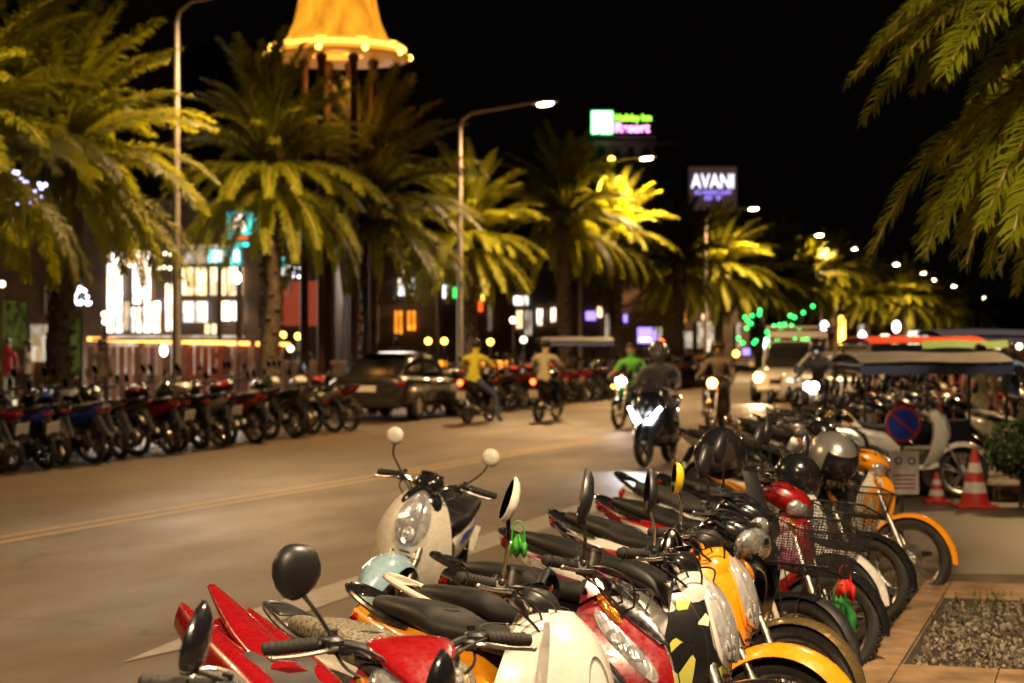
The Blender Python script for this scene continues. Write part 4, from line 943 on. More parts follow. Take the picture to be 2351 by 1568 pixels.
building('shop', 'shop with two orange lit windows behind the car', (772, 590, 1000, 66, 7), WALLD,
    [(782, 712, 822, 752, 'orange'), (905, 712, 926, 768, 'orange'), (934, 712, 956, 760, 'orange'), (915, 640, 950, 678, 'cool', 'sign_panel'), (690, 700, 760, 706, 'dimw', 'ledge')])
building('shop', 'shop with small white and green lamps left of the tall palm trunk', (1002, 600, 1180, 74, 7), WALLB,
    [(1012, 655, 1027, 684, 'cool', 'sign_panel'), (1040, 660, 1048, 684, 'green', 'sign_panel'), (1098, 690, 1108, 715, 'redo', 'lantern_sign'), (1105, 676, 1112, 690, 'yellow', 'lantern_sign'), (1120, 700, 1130, 760, 'dimw')])
building('shop', 'shop with tall bright windows behind the roofed cart', (1182, 620, 1400, 82, 7), WALLD,
    [(1180, 680, 1212, 700, 'cool', 'sign_panel'), (1185, 712, 1200, 755, 'cream'), (1204, 712, 1222, 770, 'dimw'), (1232, 708, 1246, 748, 'white'), (1264, 706, 1276, 740, 'white'), (1284, 735, 1298, 752, 'orange'),
     (1345, 715, 1368, 735, 'violet', 'sign_panel'), (1372, 705, 1382, 728, 'cream', 'sign_panel'), (1388, 720, 1402, 785, 'dimw')])
building('shop', 'shop with violet signs left of the blue parking sign', (1402, 640, 1560, 96, 8), WALLB,
    [(1412, 714, 1424, 738, 'violet', 'sign_panel'), (1432, 722, 1440, 740, 'violet', 'sign_panel'), (1564, 700, 1574, 745, 'orange', 'lit_column'), (1550, 760, 1590, 800, 'dimw'), (1500, 750, 1520, 790, 'dimw')])
building('shop', 'far shop with a pale lit doorway behind the front riders', (1562, 650, 1720, 120, 9), WALLD,
    [(1600, 738, 1640, 800, 'dimw'), (1612, 716, 1624, 734, 'cream', 'sign_panel'), (1622, 776, 1632, 806, 'white', 'door_light'), (1705, 800, 1722, 815, 'violet', 'sign_panel'), (1690, 740, 1700, 800, 'dimw')])
building('market_hall', 'far market building with yellow and white lights below the distant palms', (1722, 690, 2360, 260, 14), WALLD,
    [(1753, 798, 1764, 830, 'cool'), (1926, 726, 1940, 790, 'bulbo', 'lit_column'), (1920, 800, 1940, 828, 'green', 'sign_panel'), (1970, 745, 1984, 790, 'dimw', 'lit_column'), (1952, 770, 1966, 800, 'lime'), (2000, 780, 2016, 800, 'warm'), (2022, 768, 2040, 822, 'warm'), (2046, 780, 2062, 800, 'yellow'),
     (2075, 768, 2110, 800, 'warm'), (2082, 760, 2130, 780, 'cool'), (2110, 785, 2140, 796, 'yellow'), (1790, 762, 1808, 792, 'yellow'), (1845, 772, 1858, 792, 'orange'), (2180, 770, 2200, 790, 'dimw'), (2225, 775, 2240, 800, 'cream')])
# dim blocks against the sky
DIMB = mat('night_block', (0.075, 0.05, 0.04), rough=.9, var=.4, vscale=.4)
def block(px0, py0, px1, Z, dp, label, rows, cols_):
    o = building('building', label, (px0, py0, px1, Z, dp), DIMB, [])
    for i in range(rows):
        for j in range(cols_):
            x0 = px0 + (px1 - px0) * (j + .25) / cols_; x1 = px0 + (px1 - px0) * (j + .75) / cols_; y0 = py0 + (700 - py0) * (i + .25) / rows; y1 = y0 + (700 - py0) * .45 / rows
            p = q4(x0, y0, x1, y1, Z - .06, .05).xf(Matrix.Translation(-o.location)).obj('window', mat('dark_pane', (.02, .018, .018), rough=.15), o); reg(o, p)
block(-120, -60, 300, 75, 12, 'tall dim building in the upper left corner behind the palms', 6, 7)
block(330, 110, 600, 90, 12, 'dim building with a stepped front left of the bell lantern', 5, 5)
block(1330, 318, 1500, 200, 18, 'dark building carrying the green and pink hotel sign', 5, 5)
block(1560, 480, 1700, 230, 16, 'dark building under the white lettered hotel sign', 4, 4)
block(900, 330, 1010, 150, 14, 'faint building right of the bell lantern', 5, 4)

# teal neon signs and clusters of signs
def sign(name, label, items, cat='sign', post=None):
    o = empty(name, (0, 0, 0)); tag(o, label, cat)
    x0, y0, x1, y1, Z, key = items[0]; a = at((x0 + x1) / 2, y1, Z); o.location = (a.x, a.y, 0); inv = Matrix.Translation(-o.location)
    for (x0, y0, x1, y1, Z, key) in items: reg(o, q4(x0, y0, x1, y1, Z, .12).xf(inv).obj('lit_panel', E.get(key) or MATS[key], o))
    m = MB().box((a.x, a.y + .2, a.z / 2), (.12, .12, a.z)); reg(o, m.xf(inv).obj('post', WALLD, o)); return o
sign('neon_sign', 'turquoise and white neon sign cluster left of the palm trunk', [(520, 484, 578, 538, 52, 'teal'), (536, 492, 562, 530, 51.8, 'white'), (582, 488, 604, 532, 52, 'teal'), (512, 540, 548, 550, 52, 'teal'), (530, 542, 568, 549, 51.9, 'redo'), (540, 556, 570, 566, 52, 'teal')])
sign('neon_sign', 'lower turquoise sign with white letters left of the palm trunk', [(478, 572, 525, 602, 52, 'teal'), (486, 576, 515, 598, 51.8, 'cool'), (530, 568, 552, 610, 52, 'teal'), (536, 575, 548, 600, 51.8, 'cool')])
sign('neon_sign', 'single turquoise sign just right of the bright palm trunk', [(624, 590, 652, 618, 54, 'teal'), (628, 616, 660, 632, 53.8, 'cool')])
sign('parking_sign', 'blue illuminated square sign between the riders and the palm trunks', [(1464, 752, 1498, 788, 70, 'violet'), (1468, 776, 1494, 783, 69.8, 'white'), (1500, 760, 1506, 786, 70, 'violet')])
# golden arches
a = at(1408, 458, 66.0); o = empty('arches_sign', (a.x, a.y, 0)); tag(o, 'yellow glowing double arch sign among the palm fronds', 'sign')
m = MB(); sc_ = 60.0 / FPX
for cx_ in (-20, 18):
    m.tube([((cx_ - 19) * sc_, 0, a.z + 0), ((cx_ - 16) * sc_, 0, a.z + 28 * sc_), ((cx_ - 8) * sc_, 0, a.z + 50 * sc_), (cx_ * sc_, 0, a.z + 56 * sc_), ((cx_ + 8) * sc_, 0, a.z + 50 * sc_), ((cx_ + 16) * sc_, 0, a.z + 28 * sc_), ((cx_ + 19) * sc_, 0, a.z)], 3.6 * sc_, 8, smooth=3)
reg(o, m.obj('arches', emis('glow_arches', (1, .78, .06), 2.6), o)); reg(o, MB().tube([(0, .15, 0), (0, .15, a.z)], .08, 8).obj('post', WALLD, o))
def text(name, s, px0, px1, pyb, Z, m, parent, hpx=None, font_bold=0.0, depth=.05):
    cu = bpy.data.curves.new(name, 'FONT'); cu.body = s; cu.extrude = depth; cu.offset = font_bold; cu.align_x = 'LEFT'; cu.materials.append(m); cu.size = 1
    t = bpy.data.objects.new(name, cu); col.objects.link(t); bpy.context.view_layer.update()
    wd = t.dimensions.x; ht = t.dimensions.y; A = at(px0, pyb, Z); B = at(px1, pyb, Z)
    me = bpy.data.meshes.new_from_object(t.evaluated_get(bpy.context.evaluated_depsgraph_get())); bpy.data.objects.remove(t)
    t = bpy.data.objects.new(name, me); col.objects.link(t)
    if not me.materials: me.materials.append(m)
    sx = (B.x - A.x) / wd; sz = (hpx * Z / FPX / ht) if hpx else sx
    t.scale = (sx, sz, 1); t.rotation_euler = (R(90), 0, 0); t.parent = parent
    t.location = Vector((A.x, A.y, A.z)) - (parent.location if parent else Vector()); return t
Z = 198.0; a = at(1425, 312, Z); o = empty('hotel_sign', (a.x, a.y, 0)); tag(o, 'rooftop hotel sign with a pale square, green script and pink word', 'sign'); inv = Matrix.Translation(-o.location)
reg(o, q4(1357, 254, 1408, 308, Z, .5).xf(inv).obj('sign_square', E['green'], o)); reg(o, q4(1360, 257, 1405, 305, Z - .6, .3).xf(inv).obj('sign_face', emis('glow_pale', (.80, 1, .92), 2.4), o))
text('lettering', 'Holiday Inn', 1412, 1494, 277, Z, emis('glow_script', (.30, 1, .04), 2.2), o, 19, .02); text('lettering', 'Resort', 1412, 1490, 303, Z, E['pink'], o, 22, .03)
reg(o, MB().box((a.x, a.y + .6, (a.z) / 2 + 10), (12, .3, .4)).xf(inv).obj('sign_rail', WALLD, o))
Z = 228.0; a = at(1636, 470, Z); o = empty('hotel_sign', (a.x, a.y, 0)); tag(o, 'dark sign board with large white capital letters above the distant palms', 'sign'); inv = Matrix.Translation(-o.location)
reg(o, q4(1582, 383, 1691, 482, Z + .2, .5).xf(inv).obj('board', mat('sign_board', (.05, .03, .025), rough=.8, emit=(.10, .055, .045), es=.22), o))
text('lettering', 'AVANI', 1587, 1684, 432, Z, emis('glow_letters', (.82, .82, 1), 1.3), o, 33, .0)
text('lettering', 'AO NANG CLIFF', 1594, 1678, 446, Z, E['violet'], o, 9, .0); text('lettering', 'KRABI', 1618, 1654, 459, Z, E['violet'], o, 9, .0)

# bell lantern tower
Z = 45.0; c = at(775, 128, Z); o = empty('bell_lantern_tower', (c.x, c.y, 0)); tag(o, 'huge orange glowing bell shaped lantern on columns at the top of the photo', 'tower'); u = Z / FPX
nt_m = mat('bell_skin_glow', (.5, .22, .03), rough=.6, emit=(1, .36, .02), es=.6)  # skin only lit by the rim lights; that light put in as patchy emission
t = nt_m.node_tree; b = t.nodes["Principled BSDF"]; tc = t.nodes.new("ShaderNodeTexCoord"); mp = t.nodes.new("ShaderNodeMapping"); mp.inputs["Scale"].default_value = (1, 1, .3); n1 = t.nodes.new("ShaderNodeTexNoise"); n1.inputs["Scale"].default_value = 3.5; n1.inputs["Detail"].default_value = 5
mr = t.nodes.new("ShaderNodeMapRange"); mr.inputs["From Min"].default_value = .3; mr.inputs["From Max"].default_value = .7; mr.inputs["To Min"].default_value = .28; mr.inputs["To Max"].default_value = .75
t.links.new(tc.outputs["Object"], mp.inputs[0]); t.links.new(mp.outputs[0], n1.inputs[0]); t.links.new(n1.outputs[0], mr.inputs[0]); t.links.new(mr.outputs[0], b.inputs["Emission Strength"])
pr = [(138, 14), (128, 24), (114, 42), (100, 74), (92, 110), (84, 150), (76, 200), (40, 235), (3, 245)]
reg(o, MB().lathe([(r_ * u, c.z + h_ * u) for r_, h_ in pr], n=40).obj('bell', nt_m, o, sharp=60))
GOLDE = mat('gold_rim', (.5, .25, .05), rough=.3, metal=.6, emit=(1, .40, .04), es=.7)
reg(o, MB().lathe([(120 * u, c.z + 20 * u), (148 * u, c.z + 24 * u), (154 * u, c.z + 18 * u), (150 * u, c.z + 8 * u), (110 * u, c.z + 6 * u)], n=48, closed=True).obj('upper_rim', GOLDE, o))
reg(o, MB().lathe([(110 * u, c.z + 4 * u), (160 * u, c.z + 2 * u), (168 * u, c.z - 4 * u), (164 * u, c.z - 10 * u), (60 * u, c.z - 2 * u)], n=48, closed=True).obj('lower_rim', mat('rim_brown', (.22, .09, .02), rough=.35, metal=.5, emit=(1, .35, .03), es=.14), o))
reg(o, MB().lathe([(152 * u, c.z + 15 * u), (158 * u, c.z + 16 * u), (158 * u, c.z + 10 * u), (152 * u, c.z + 10 * u)], n=48, closed=True).obj('rim_tube', emis('glow_rim', (1, .42, .05), 2.6), o))
for k in range(10):
    an = 2 * math.pi * k / 10 + .15
    reg(o, MB().ell((math.cos(an) * 136 * u, math.sin(an) * 136 * u, c.z + 22 * u), (.20, .20, .03), n=12, m=6).obj('rim_light', E['yellow'], o))
    reg(o, MB().ell((math.cos(an) * 166 * u, math.sin(an) * 166 * u, c.z - 2 * u), (.07, .07, .07), n=8, m=6).obj('rim_bulb', E['bulbo'], o))
for an in (20, 75, 110, 160, 250, 300):
    q = Vector((math.cos(R(an)) * 85 * u, math.sin(R(an)) * 85 * u, 0)); reg(o, MB().lathe([(.10, 0), (.09, c.z - .3), (.14, c.z - .1), (0, c.z)], q, n=10).obj('column', mat('column_copper', (.05, .015, .006), rough=.6), o))
L = bpy.data.lights.new('tower_light', 'POINT'); L.energy = 60; L.color = (1, .42, .08); L.shadow_soft_size = .5; lo = bpy.data.objects.new('tower_light', L); col.objects.link(lo); lo.parent = o; lo.location = (0, 0, c.z - .9)

# counter with glowing strip and plank front
Z = 46.0; a = at(200, 777, Z); b = at(652, 792, Z + 1.2); o = empty('bar_counter', ((a.x + b.x) / 2, Z, 0)); tag(o, 'long plank fronted bar counter with a glowing orange strip along its top', 'bar counter'); inv = Matrix.Translation(-o.location)
zt = a.z; PL = [mat('plank_%d' % i, c_, rough=.7, c2=tuple(v * .6 for v in c_), vscale=3) for i, c_ in enumerate([(0.24, 0.13, 0.11), (0.34, 0.22, 0.18), (0.16, 0.075, 0.06), (0.42, 0.29, 0.24)])]
N = 26
for i in range(N):
    t0, t1 = i / N, (i + 1) / N; x0 = a.x + (b.x - a.x) * t0; x1 = a.x + (b.x - a.x) * t1; y_ = Z + 1.2 * t0; mm = PL[(i * 7) % 4]
    if 13 <= i <= 17: mm = mat('plank_red', (.24, .055, .02), rough=.6, var=.3)
    reg(o, MB().box(((x0 + x1) / 2, y_, zt / 2 - .08), (x1 - x0 - .02, .05, zt - .2), None, .012).xf(inv).obj('plank', mm, o))
m = MB().box(((a.x + b.x) / 2, Z + .9, zt - .02), (b.x - a.x + .1, 1.0, .06), Euler((0, 0, math.atan2(1.2, b.x - a.x))), .01); reg(o, m.xf(inv).obj('counter_top', WALLB, o))
for (x0, x1) in ((200, 228), (242, 395), (408, 560), (575, 652)):
    A = at(x0, 778 + 14 * (x0 - 200) / 450, Z - .1); B = at(x1, 778 + 14 * (x1 - 200) / 450, Z - .1); y0 = Z + 1.2 * (x0 - 200) / 452 - .06; y1 = Z + 1.2 * (x1 - 200) / 452 - .06
    reg(o, MB().tube([(A.x, y0, A.z), (B.x, y1, B.z)], .045, 8).xf(inv).obj('light_strip', E['strip'], o))
L = bpy.data.lights.new('strip_light', 'AREA'); L.shape = 'RECTANGLE'; L.size = 4.2; L.size_y = .1; L.energy = 10; L.color = (1, .6, .4); lo = bpy.data.objects.new('strip_light', L); col.objects.link(lo); lo.parent = o; lo.location = (0, -.5, zt - .02); lo.rotation_euler = (R(20), 0, R(15))
for (px_, Z_, en) in ((50, 50, 260), (330, 50, 420), (840, 56, 50)):  # unseen area lights added before the shops to brighten people and pavement
    L = bpy.data.lights.new('shop_spill_fill', 'AREA'); L.size = 3.0; L.energy = en; L.color = (1, .86, .68); p_ = at(px_, 640, Z_); lo = bpy.data.objects.new('shop_spill_fill', L); col.objects.link(lo); lo.location = (p_.x, Z_ + 3.5, 3.6); lo.rotation_euler = (R(-35), 0, 0); lo['kind'] = 'structure'
# low wall, second strips
Z = 52; o = empty('low_wall', at(760, 860, Z)); o.location.z = 0; tag(o, 'dark low terrace wall behind the parked car', 'wall'); inv = Matrix.Translation(-o.location)
reg(o, MB().box((at(760, 0, Z).x, Z, .55), (3.2, .3, 1.1), None, .03).xf(inv).obj('wall_body', WALLD, o))
Z = 60; o = empty('bar_counter', at(1070, 860, Z)); o.location.z = 0; tag(o, 'second bar counter with three glowing amber strips behind the yellow shirted rider', 'bar counter'); inv = Matrix.Translation(-o.location)
reg(o, MB().box((at(1070, 0, Z).x, Z, .45), (2.7, .4, .9), None, .03).xf(inv).obj('counter_body', WALLD, o))
for x0, x1 in ((976, 1032), (1068, 1112), (1120, 1166)): reg(o, q4(x0, 828, x1, 841, Z - .3, .05).xf(inv).obj('light_strip', E['orange'], o))
for i, (px, py, Z, key) in enumerate([(983, 783, 58, 'bulbo'), (1020, 783, 58, 'bulbo'), (1079, 784, 60, 'bulbo'), (1126, 785, 60, 'bulbo'), (1202, 780, 62, 'warm'), (650, 769, 50, 'bulbo'), (684, 772, 52, 'bulbo'), (667, 800, 46, 'warm'), (240, 722, 44, 'warm'), (242, 738, 44, 'warm'), (5, 652, 44, 'warm'), (545, 638, 46, 'bulbw'), (376, 805, 40, 'bulbw'), (1518, 786, 70, 'redl'), (1893, 750, 110, 'bulbw'), (1758, 790, 150, 'bulbw'), (1830, 788, 120, 'warm'), (1178, 735, 62, 'warm'), (1404, 366, 120, 'bulbo'), (2058, 750, 120, 'bulbw'), (1980, 773, 100, 'bulbw'), (1690, 812, 90, 'bulbo'), (2270, 797, 60, 'warm'), (2290, 800, 60, 'warm'), (2340, 795, 50, 'warm'), (1915, 835, 60, 'warm'), (1950, 852, 45, 'bulbw')]):
    p = at(px, py, Z); nm = 'lantern'; o = empty(nm, (p.x, p.y, 0)); r_ = Z * .0016 if key != 'bulbw' else Z * .0019
    where = ['over the terrace left of the yellow shirted rider', 'second over the terrace left of the yellow shirted rider', 'above the yellow shirted rider', 'right of the yellow shirted rider', 'above the pale shirted rider', 'at the right end of the plank bar', 'beyond the right end of the plank bar', 'low beside the end of the plank bar', 'upper of the pair by the plank bar left end', 'lower of the pair by the plank bar left end', 'at the left edge of the photo', 'diamond bright, above the middle of the plank bar', 'on the grey pole in front of the plank bar', 'red, above the helmeted rider', 'white, above the white pickup', 'small white, left of the pickup roof', 'warm, above the pickup roof', 'small, over the roofed cart', 'tiny orange, beside the second street lamp', 'white, high over the far market', 'white, at the far market left end', 'orange, above the sodium headlight', 'left of the pair at the right edge', 'right of the pair at the right edge', 'at the right edge over the canopies', 'warm, beside the striped canopy', 'white, hanging under the near canopy'][i]
    tag(o, 'small glowing lantern ' + where, 'lantern', 'small lanterns in the background')
    reg(o, MB().ell((0, 0, p.z), (r_, r_, r_ * (1.0 if key != 'bulbw' else 1.5)), n=10, m=8).obj('globe', E[key], o)); reg(o, MB().tube([(0, .02, 0), (0, .02, p.z - r_)], .03, 6).obj('post', WALLD, o))
def fairy(label, key, boxpx, Z, n, seed, rr=.0011):
    r = random.Random(seed); x0, y0, x1, y1 = boxpx; c = at((x0 + x1) / 2, (y0 + y1) / 2, Z); o = empty('fairy_lights', (c.x, c.y, 0)); tag(o, label, 'fairy lights'); P = []
    for i in range(n):
        t = (i + .5) / n; px = x0 + (x1 - x0) * (t + r.uniform(-.05, .05)); py = r.uniform(y0, y1); z_ = Z + r.uniform(-2, 2); p = at(px, py, z_) - o.location; P.append(p)
        me = MB().ell((0, 0, 0), (z_ * rr,) * 3, n=8, m=6)
        b = me.obj('bulb', E[key], o, p); reg(o, b)
    reg(o, MB().tube(P, .006, 4).obj('cable', WALLD, o)); return o
fairy('cluster of violet white fairy lights in the leftmost palm', 'bulbv', (15, 395, 105, 470), 31.0, 26, 1)
fairy('green fairy lights hanging below the palms above the pickup', 'bulbg', (1695, 700, 1865, 792), 88.0, 34, 2, .0009)
fairy('warm white fairy lights left of the plank bar', 'warm', (255, 575, 400, 620), 42, 22, 3, .0009)
fairy('white fairy lights between the neon signs and the palm trunk', 'bulbw', (660, 610, 705, 640), 50, 10, 4, .0007)
fairy('white fairy lights left of the restaurant windows', 'bulbw', (168, 660, 206, 700), 50, 14, 5, .0008)
# ------------------------------------------------------------------ people
SKIN = mat('skin', (0.32, 0.17, 0.10), rough=.55); HAIR = mat('hair_dark', (0.012, 0.010, 0.009), rough=.5)
def cloth(name, c): return mat('cloth_' + name, c, rough=.85, var=.2, vscale=12, bump=.3, bscale=18)
SHOE = cloth('shoe', (.03, .025, .02))
POSES = {
 'stand': dict(pel=(0, 0, .95), che=(0, 0, 1.28), nec=(0, 0, 1.46), hd=(.02, 0, 1.56), tp=(.02, 0, 1.68), sh=.18, el=[(-.02, .24, 1.14), (-.02, -.24, 1.14)], ha=[(.06, .24, .88), (.08, -.23, .90)], kn=[(.02, .10, .52), (.02, -.10, .52)], an=[(0, .11, .09), (0, -.11, .09)], to=[(.13, .12, .04), (.13, -.12, .04)]),
 'walk': dict(pel=(0, 0, .93), che=(.02, 0, 1.26), nec=(.03, 0, 1.44), hd=(.05, 0, 1.54), tp=(.05, 0, 1.66), sh=.18, el=[(-.12, .23, 1.14), (.10, -.23, 1.14)], ha=[(-.10, .24, .92), (.26, -.20, 1.0)], kn=[(.20, .09, .54), (-.06, -.09, .50)], an=[(.24, .10, .13), (-.34, -.10, .16)], to=[(.37, .10, .08), (-.24, -.10, .05)]),
 'ride': dict(pel=(-.27, 0, .88), che=(-.20, 0, 1.19), nec=(-.15, 0, 1.38), hd=(-.10, 0, 1.48), tp=(-.09, 0, 1.60), sh=.19, el=[(-.03, .26, 1.09), (-.03, -.26, 1.09)], ha=[(.185, .29, 1.03), (.185, -.29, 1.03)], kn=[(.10, .17, .76), (.10, -.17, .76)], an=[(.02, .19, .38), (.02, -.19, .38)], to=[(.14, .20, .32), (.14, -.20, .32)]),
 'foot': dict(pel=(-.27, 0, .88), che=(-.20, 0, 1.19), nec=(-.15, 0, 1.38), hd=(-.10, 0, 1.48), tp=(-.09, 0, 1.60), sh=.19, el=[(-.03, .26, 1.09), (-.03, -.26, 1.09)], ha=[(.185, .29, 1.03), (.185, -.29, 1.03)], kn=[(.10, .17, .76), (-.04, -.34, .52)], an=[(.02, .19, .38), (-.08, -.40, .10)], to=[(.14, .20, .32), (.06, -.42, .04)]),
}
BODYC = {}
def body_mesh(pose, sleeves, legs_bare):
    key = (pose, sleeves, legs_bare)
    if key in BODYC: return BODYC[key]
    P = POSES[pose]; V = []; Rr = []; Ed = []
    def v(p, r, par=None, r2=None):
        V.append(Vector(p)); Rr.append((r, r2 or r)); i = len(V) - 1
        if par is not None: Ed.append((par, i))
        return i
    pe = v(P['pel'], .135, None, .115); ab = v(Vector(P['pel']).lerp(Vector(P['che']), .5), .130, pe, .105); ch = v(P['che'], .150, ab, .115); sh0 = v(Vector(P['che']).lerp(Vector(P['nec']), .62), .125, ch, .085)
    ne = v(P['nec'], .055, sh0); h1 = v(P['hd'], .078, ne); h2 = v(Vector(P['hd']).lerp(Vector(P['tp']), .55), .085, h1, .092); h3 = v(P['tp'], .055, h2)
    for q, sy in enumerate((1, -1)):
        s_ = v(Vector(P['che']).lerp(Vector(P['nec']), .52) + Vector((0, sy * P['sh'], 0)), .066, sh0)
        e = v(P['el'][q], .043, s_); wv = v(Vector(P['el'][q]).lerp(Vector(P['ha'][q]), .85), .028, e); pm = v(P['ha'][q], .034, wv, .022)
        d = (Vector(P['ha'][q]) - Vector(P['el'][q])).normalized(); o_ = d.orthogonal().normalized(); bas = Vector(P['ha'][q]) + d * .02
        side = d.cross(Vector((0, 1, 0))); side = side.normalized() if side.length > .1 else o_
        for f in range(4):
            b0_ = v(bas + side * (.022 * (1.5 - f) / 1.5), .0095, pm); b1_ = v(V[b0_] + d * (.035 - .004 * abs(1.4 - f)) + Vector((0, 0, -.006)), .0085, b0_); v(V[b1_] + d * .014 + Vector((0, 0, -.025)), .0075, b1_)
        t0 = v(Vector(P['ha'][q]) + side * .03 + Vector((0, -sy * .01, 0)), .011, pm); v(V[t0] + d * .03 + Vector((0, -sy * .012, -.01)), .009, t0)
        hp = v(Vector(P['pel']) + Vector((0, sy * .09, -.06)), .095, pe); kn = v(P['kn'][q], .062, hp); an = v(P['an'][q], .040, kn); to = v(P['to'][q], .034, an, .042)
    me = bpy.data.meshes.new('body'); me.from_pydata([tuple(x) for x in V], Ed, []); ob = bpy.data.objects.new('body', me); col.objects.link(ob)
    sk = ob.modifiers.new('s', 'SKIN'); sk.branch_smoothing = .6
    for i, r in enumerate(Rr): me.skin_vertices[0].data[i].radius = r; me.skin_vertices[0].data[i].use_root = (i == 0)
    su = ob.modifiers.new('u', 'SUBSURF'); su.levels = 1; su.render_levels = 1
    bpy.context.view_layer.update()
    out = bpy.data.meshes.new_from_object(ob.evaluated_get(bpy.context.evaluated_depsgraph_get())); bpy.data.objects.remove(ob)
    out.shade_smooth(); kneez = P['kn'][0][2]
    seg = {'shirt': [(P['pel'], P['che']), (P['che'], P['nec'])], 'arm': [], 'fore': [], 'head': [(Vector(P['nec']) + Vector((0, 0, .02)), P['tp'])], 'leg': [], 'shin': [], 'shoe': []}
    for q, sy in enumerate((1, -1)):
        s_ = Vector(P['che']).lerp(Vector(P['nec']), .52) + Vector((0, sy * P['sh'], 0)); seg['arm'].append((s_, Vector(s_).lerp(Vector(P['el'][q]), .85))); seg['fore'].append((Vector(s_).lerp(Vector(P['el'][q]), .95), P['ha'][q]))
        hp = Vector(P['pel']) + Vector((0, sy * .09, -.06)); seg['leg'].append((hp, P['kn'][q])); seg['shin'].append((P['kn'][q], P['an'][q])); seg['shoe'].append((P['an'][q], P['to'][q]))
    def dist(p, a, b):
        a, b = Vector(a), Vector(b); d = b - a; t = max(0, min(1, (p - a).dot(d) / max(d.length_squared, 1e-9))); return (p - a - d * t).length
    idx = {'shirt': 1, 'arm': 1, 'fore': 1 if sleeves == 'long' else 0, 'head': 0, 'leg': 2, 'shin': 0 if legs_bare else 2, 'shoe': 3}
    for m_ in (SKIN, SKIN, SKIN, SHOE): out.materials.append(m_)
    hz_ = Vector(P['pel']).z
    for p in out.polygons:
        c = Vector(p.center); best = min(((dist(c, a, b) - (.06 if k == 'shirt' else 0), k) for k, L_ in seg.items() for a, b in L_))[1]
        p.material_index = idx[best]
    BODYC[key] = out; return out
def person(label, pose, loc, head, shirt, trou, sleeves='short', bare=False, hair='hair', scale=1.0, lean=0, cat='person', helmet=None, grp=None):
    o = empty('person', loc, R(head), -R(lean)); o.scale = (scale, scale * (1.16 if pose in ('ride', 'foot') else 1), scale); tag(o, label, cat, grp)
    b = bpy.data.objects.new('body', body_mesh(pose, sleeves, bare)); col.objects.link(b); b.parent = o; reg(o, b)
    for i, m_ in ((1, shirt), (2, trou)): b.material_slots[i].link = 'OBJECT'; b.material_slots[i].material = m_
    P = POSES[pose]; c = Vector(P['hd']).lerp(Vector(P['tp']), .5)
    if helmet:
        m = MB().ell(c + Vector((-.01, 0, .03)), (.135, .122, .135), n=18, m=10, p0=-35, p1=90); m.sheet(lambda u, v: c + Vector((.10 + .07 * v - .05 * u * u, u * .11, .075 - .02 * v)), 6, 3, .006)
        h = m.obj('helmet', helmet, o); reg(o, h)
    else:
        m = MB().ell(c + Vector((-.022, 0, .028)), (.098, .088, .098), Euler((0, R(-25), 0)), n=14, m=8, p0=-20, p1=90)
        if hair == 'long': m.ell(c + Vector((-.06, 0, -.06)), (.055, .08, .15), n=12, m=8)
        h = m.obj('hair', HAIR, o); reg(o, h)
    m = MB().ell(c + Vector((.088, 0, -.015)), (.016, .011, .020), n=8, m=6)
    for sy in (-1, 1): m.ell(c + Vector((.0, sy * .083, -.01)), (.018, .008, .028), n=8, m=6)
    f_ = m.obj('face', SKIN, o); reg(o, f_)
    for sy in (-1, 1): reg(f_, MB().ell(c + Vector((.079, sy * .030, .010)), (.007, .011, .006), n=8, m=6).obj('eye', HAIR, f_))
    reg(f_, MB().ell(c + Vector((.080, 0, -.052)), (.006, .022, .005), n=8, m=6).obj('mouth', HAIR, f_))
    return o
CY = cloth('yellow', (.52, .46, .03)); CB = cloth('beige', (.50, .42, .27)); CG = cloth('grey', (.14, .135, .14)); CV = cloth('green', (.10, .42, .04)); CK = cloth('black', (.02, .02, .02)); CJ = cloth('denim', (.05, .07, .13)); CW = cloth('white', (.6, .6, .62))
CR = cloth('crimson', (.42, .03, .05)); CM = cloth('mint', (.42, .58, .46)); CBL = cloth('blue', (.12, .25, .55)); CT = cloth('taupe', (.17, .13, .10)); CPK = cloth('pink', (.55, .18, .22))

# ------------------------------------------------------------------ fleet prototypes (lighter copies of the bikes)
def set_pal(o, pal_):
    role = ROLE.get(o.name)
    if role and role in pal_ and o.type == 'MESH': o.material_slots[0].link = 'OBJECT'; o.material_slots[0].material = pal_[role]
    for k in kids(o): set_pal(k, pal_)
protos = {}; proto_used = {}
def fleet(kind):
    """kind: (body, steer)"""
    if kind not in protos:
        body, st, extra = kind
        d = dict(kind=body, steer=st, det=1, wheels={'wave': 'spoke', 'sport': 'alloy', 'retro': 'alloy'}[body], mirror={'wave': 'kite', 'sport': 'kite', 'retro': 'pear'}[body], pal=pal(BLACK))
        if extra == 'basket': d.update(basket=(.24, .17, .20, .50, .72), bmesh=24, bring=6)
        protos[kind] = build_bike(d); proto_used[kind] = False
    return protos[kind]
def new_bike(kind, pal_, loc, head, lean, label, cat, grp, name=None):
    p = fleet(kind)
    if not proto_used[kind]: proto_used[kind] = True; o = p; set_pal(o, pal_)
    else: o = copy_tree(p, None, pal_)
    if o.name in CH and grp and rr.random() < .45:
        for k_ in list(CH[o.name]):
            if ROLE.get(k_.name) == 'plate': k_.scale = (.6, .45, .45); k_.location = (-.30, 0, .27)
    o.location = loc; o.rotation_euler = (-R(lean), 0, R(head)); tag(o, label, cat, grp); return o
rr = random.Random(11)
COLS = [('black', BLACK, 12), ('dark grey', GREYP, 4), ('red', RED, 2), ('white', WHITE, 3), ('silver', SILV, 2), ('blue', BLUEP, 2), ('navy', DBLUE, 3), ('dark red', DRED, 2), ('bronze', BRONZE, 1), ('cream', CREAM, 1), ('orange', ORG, 1)]
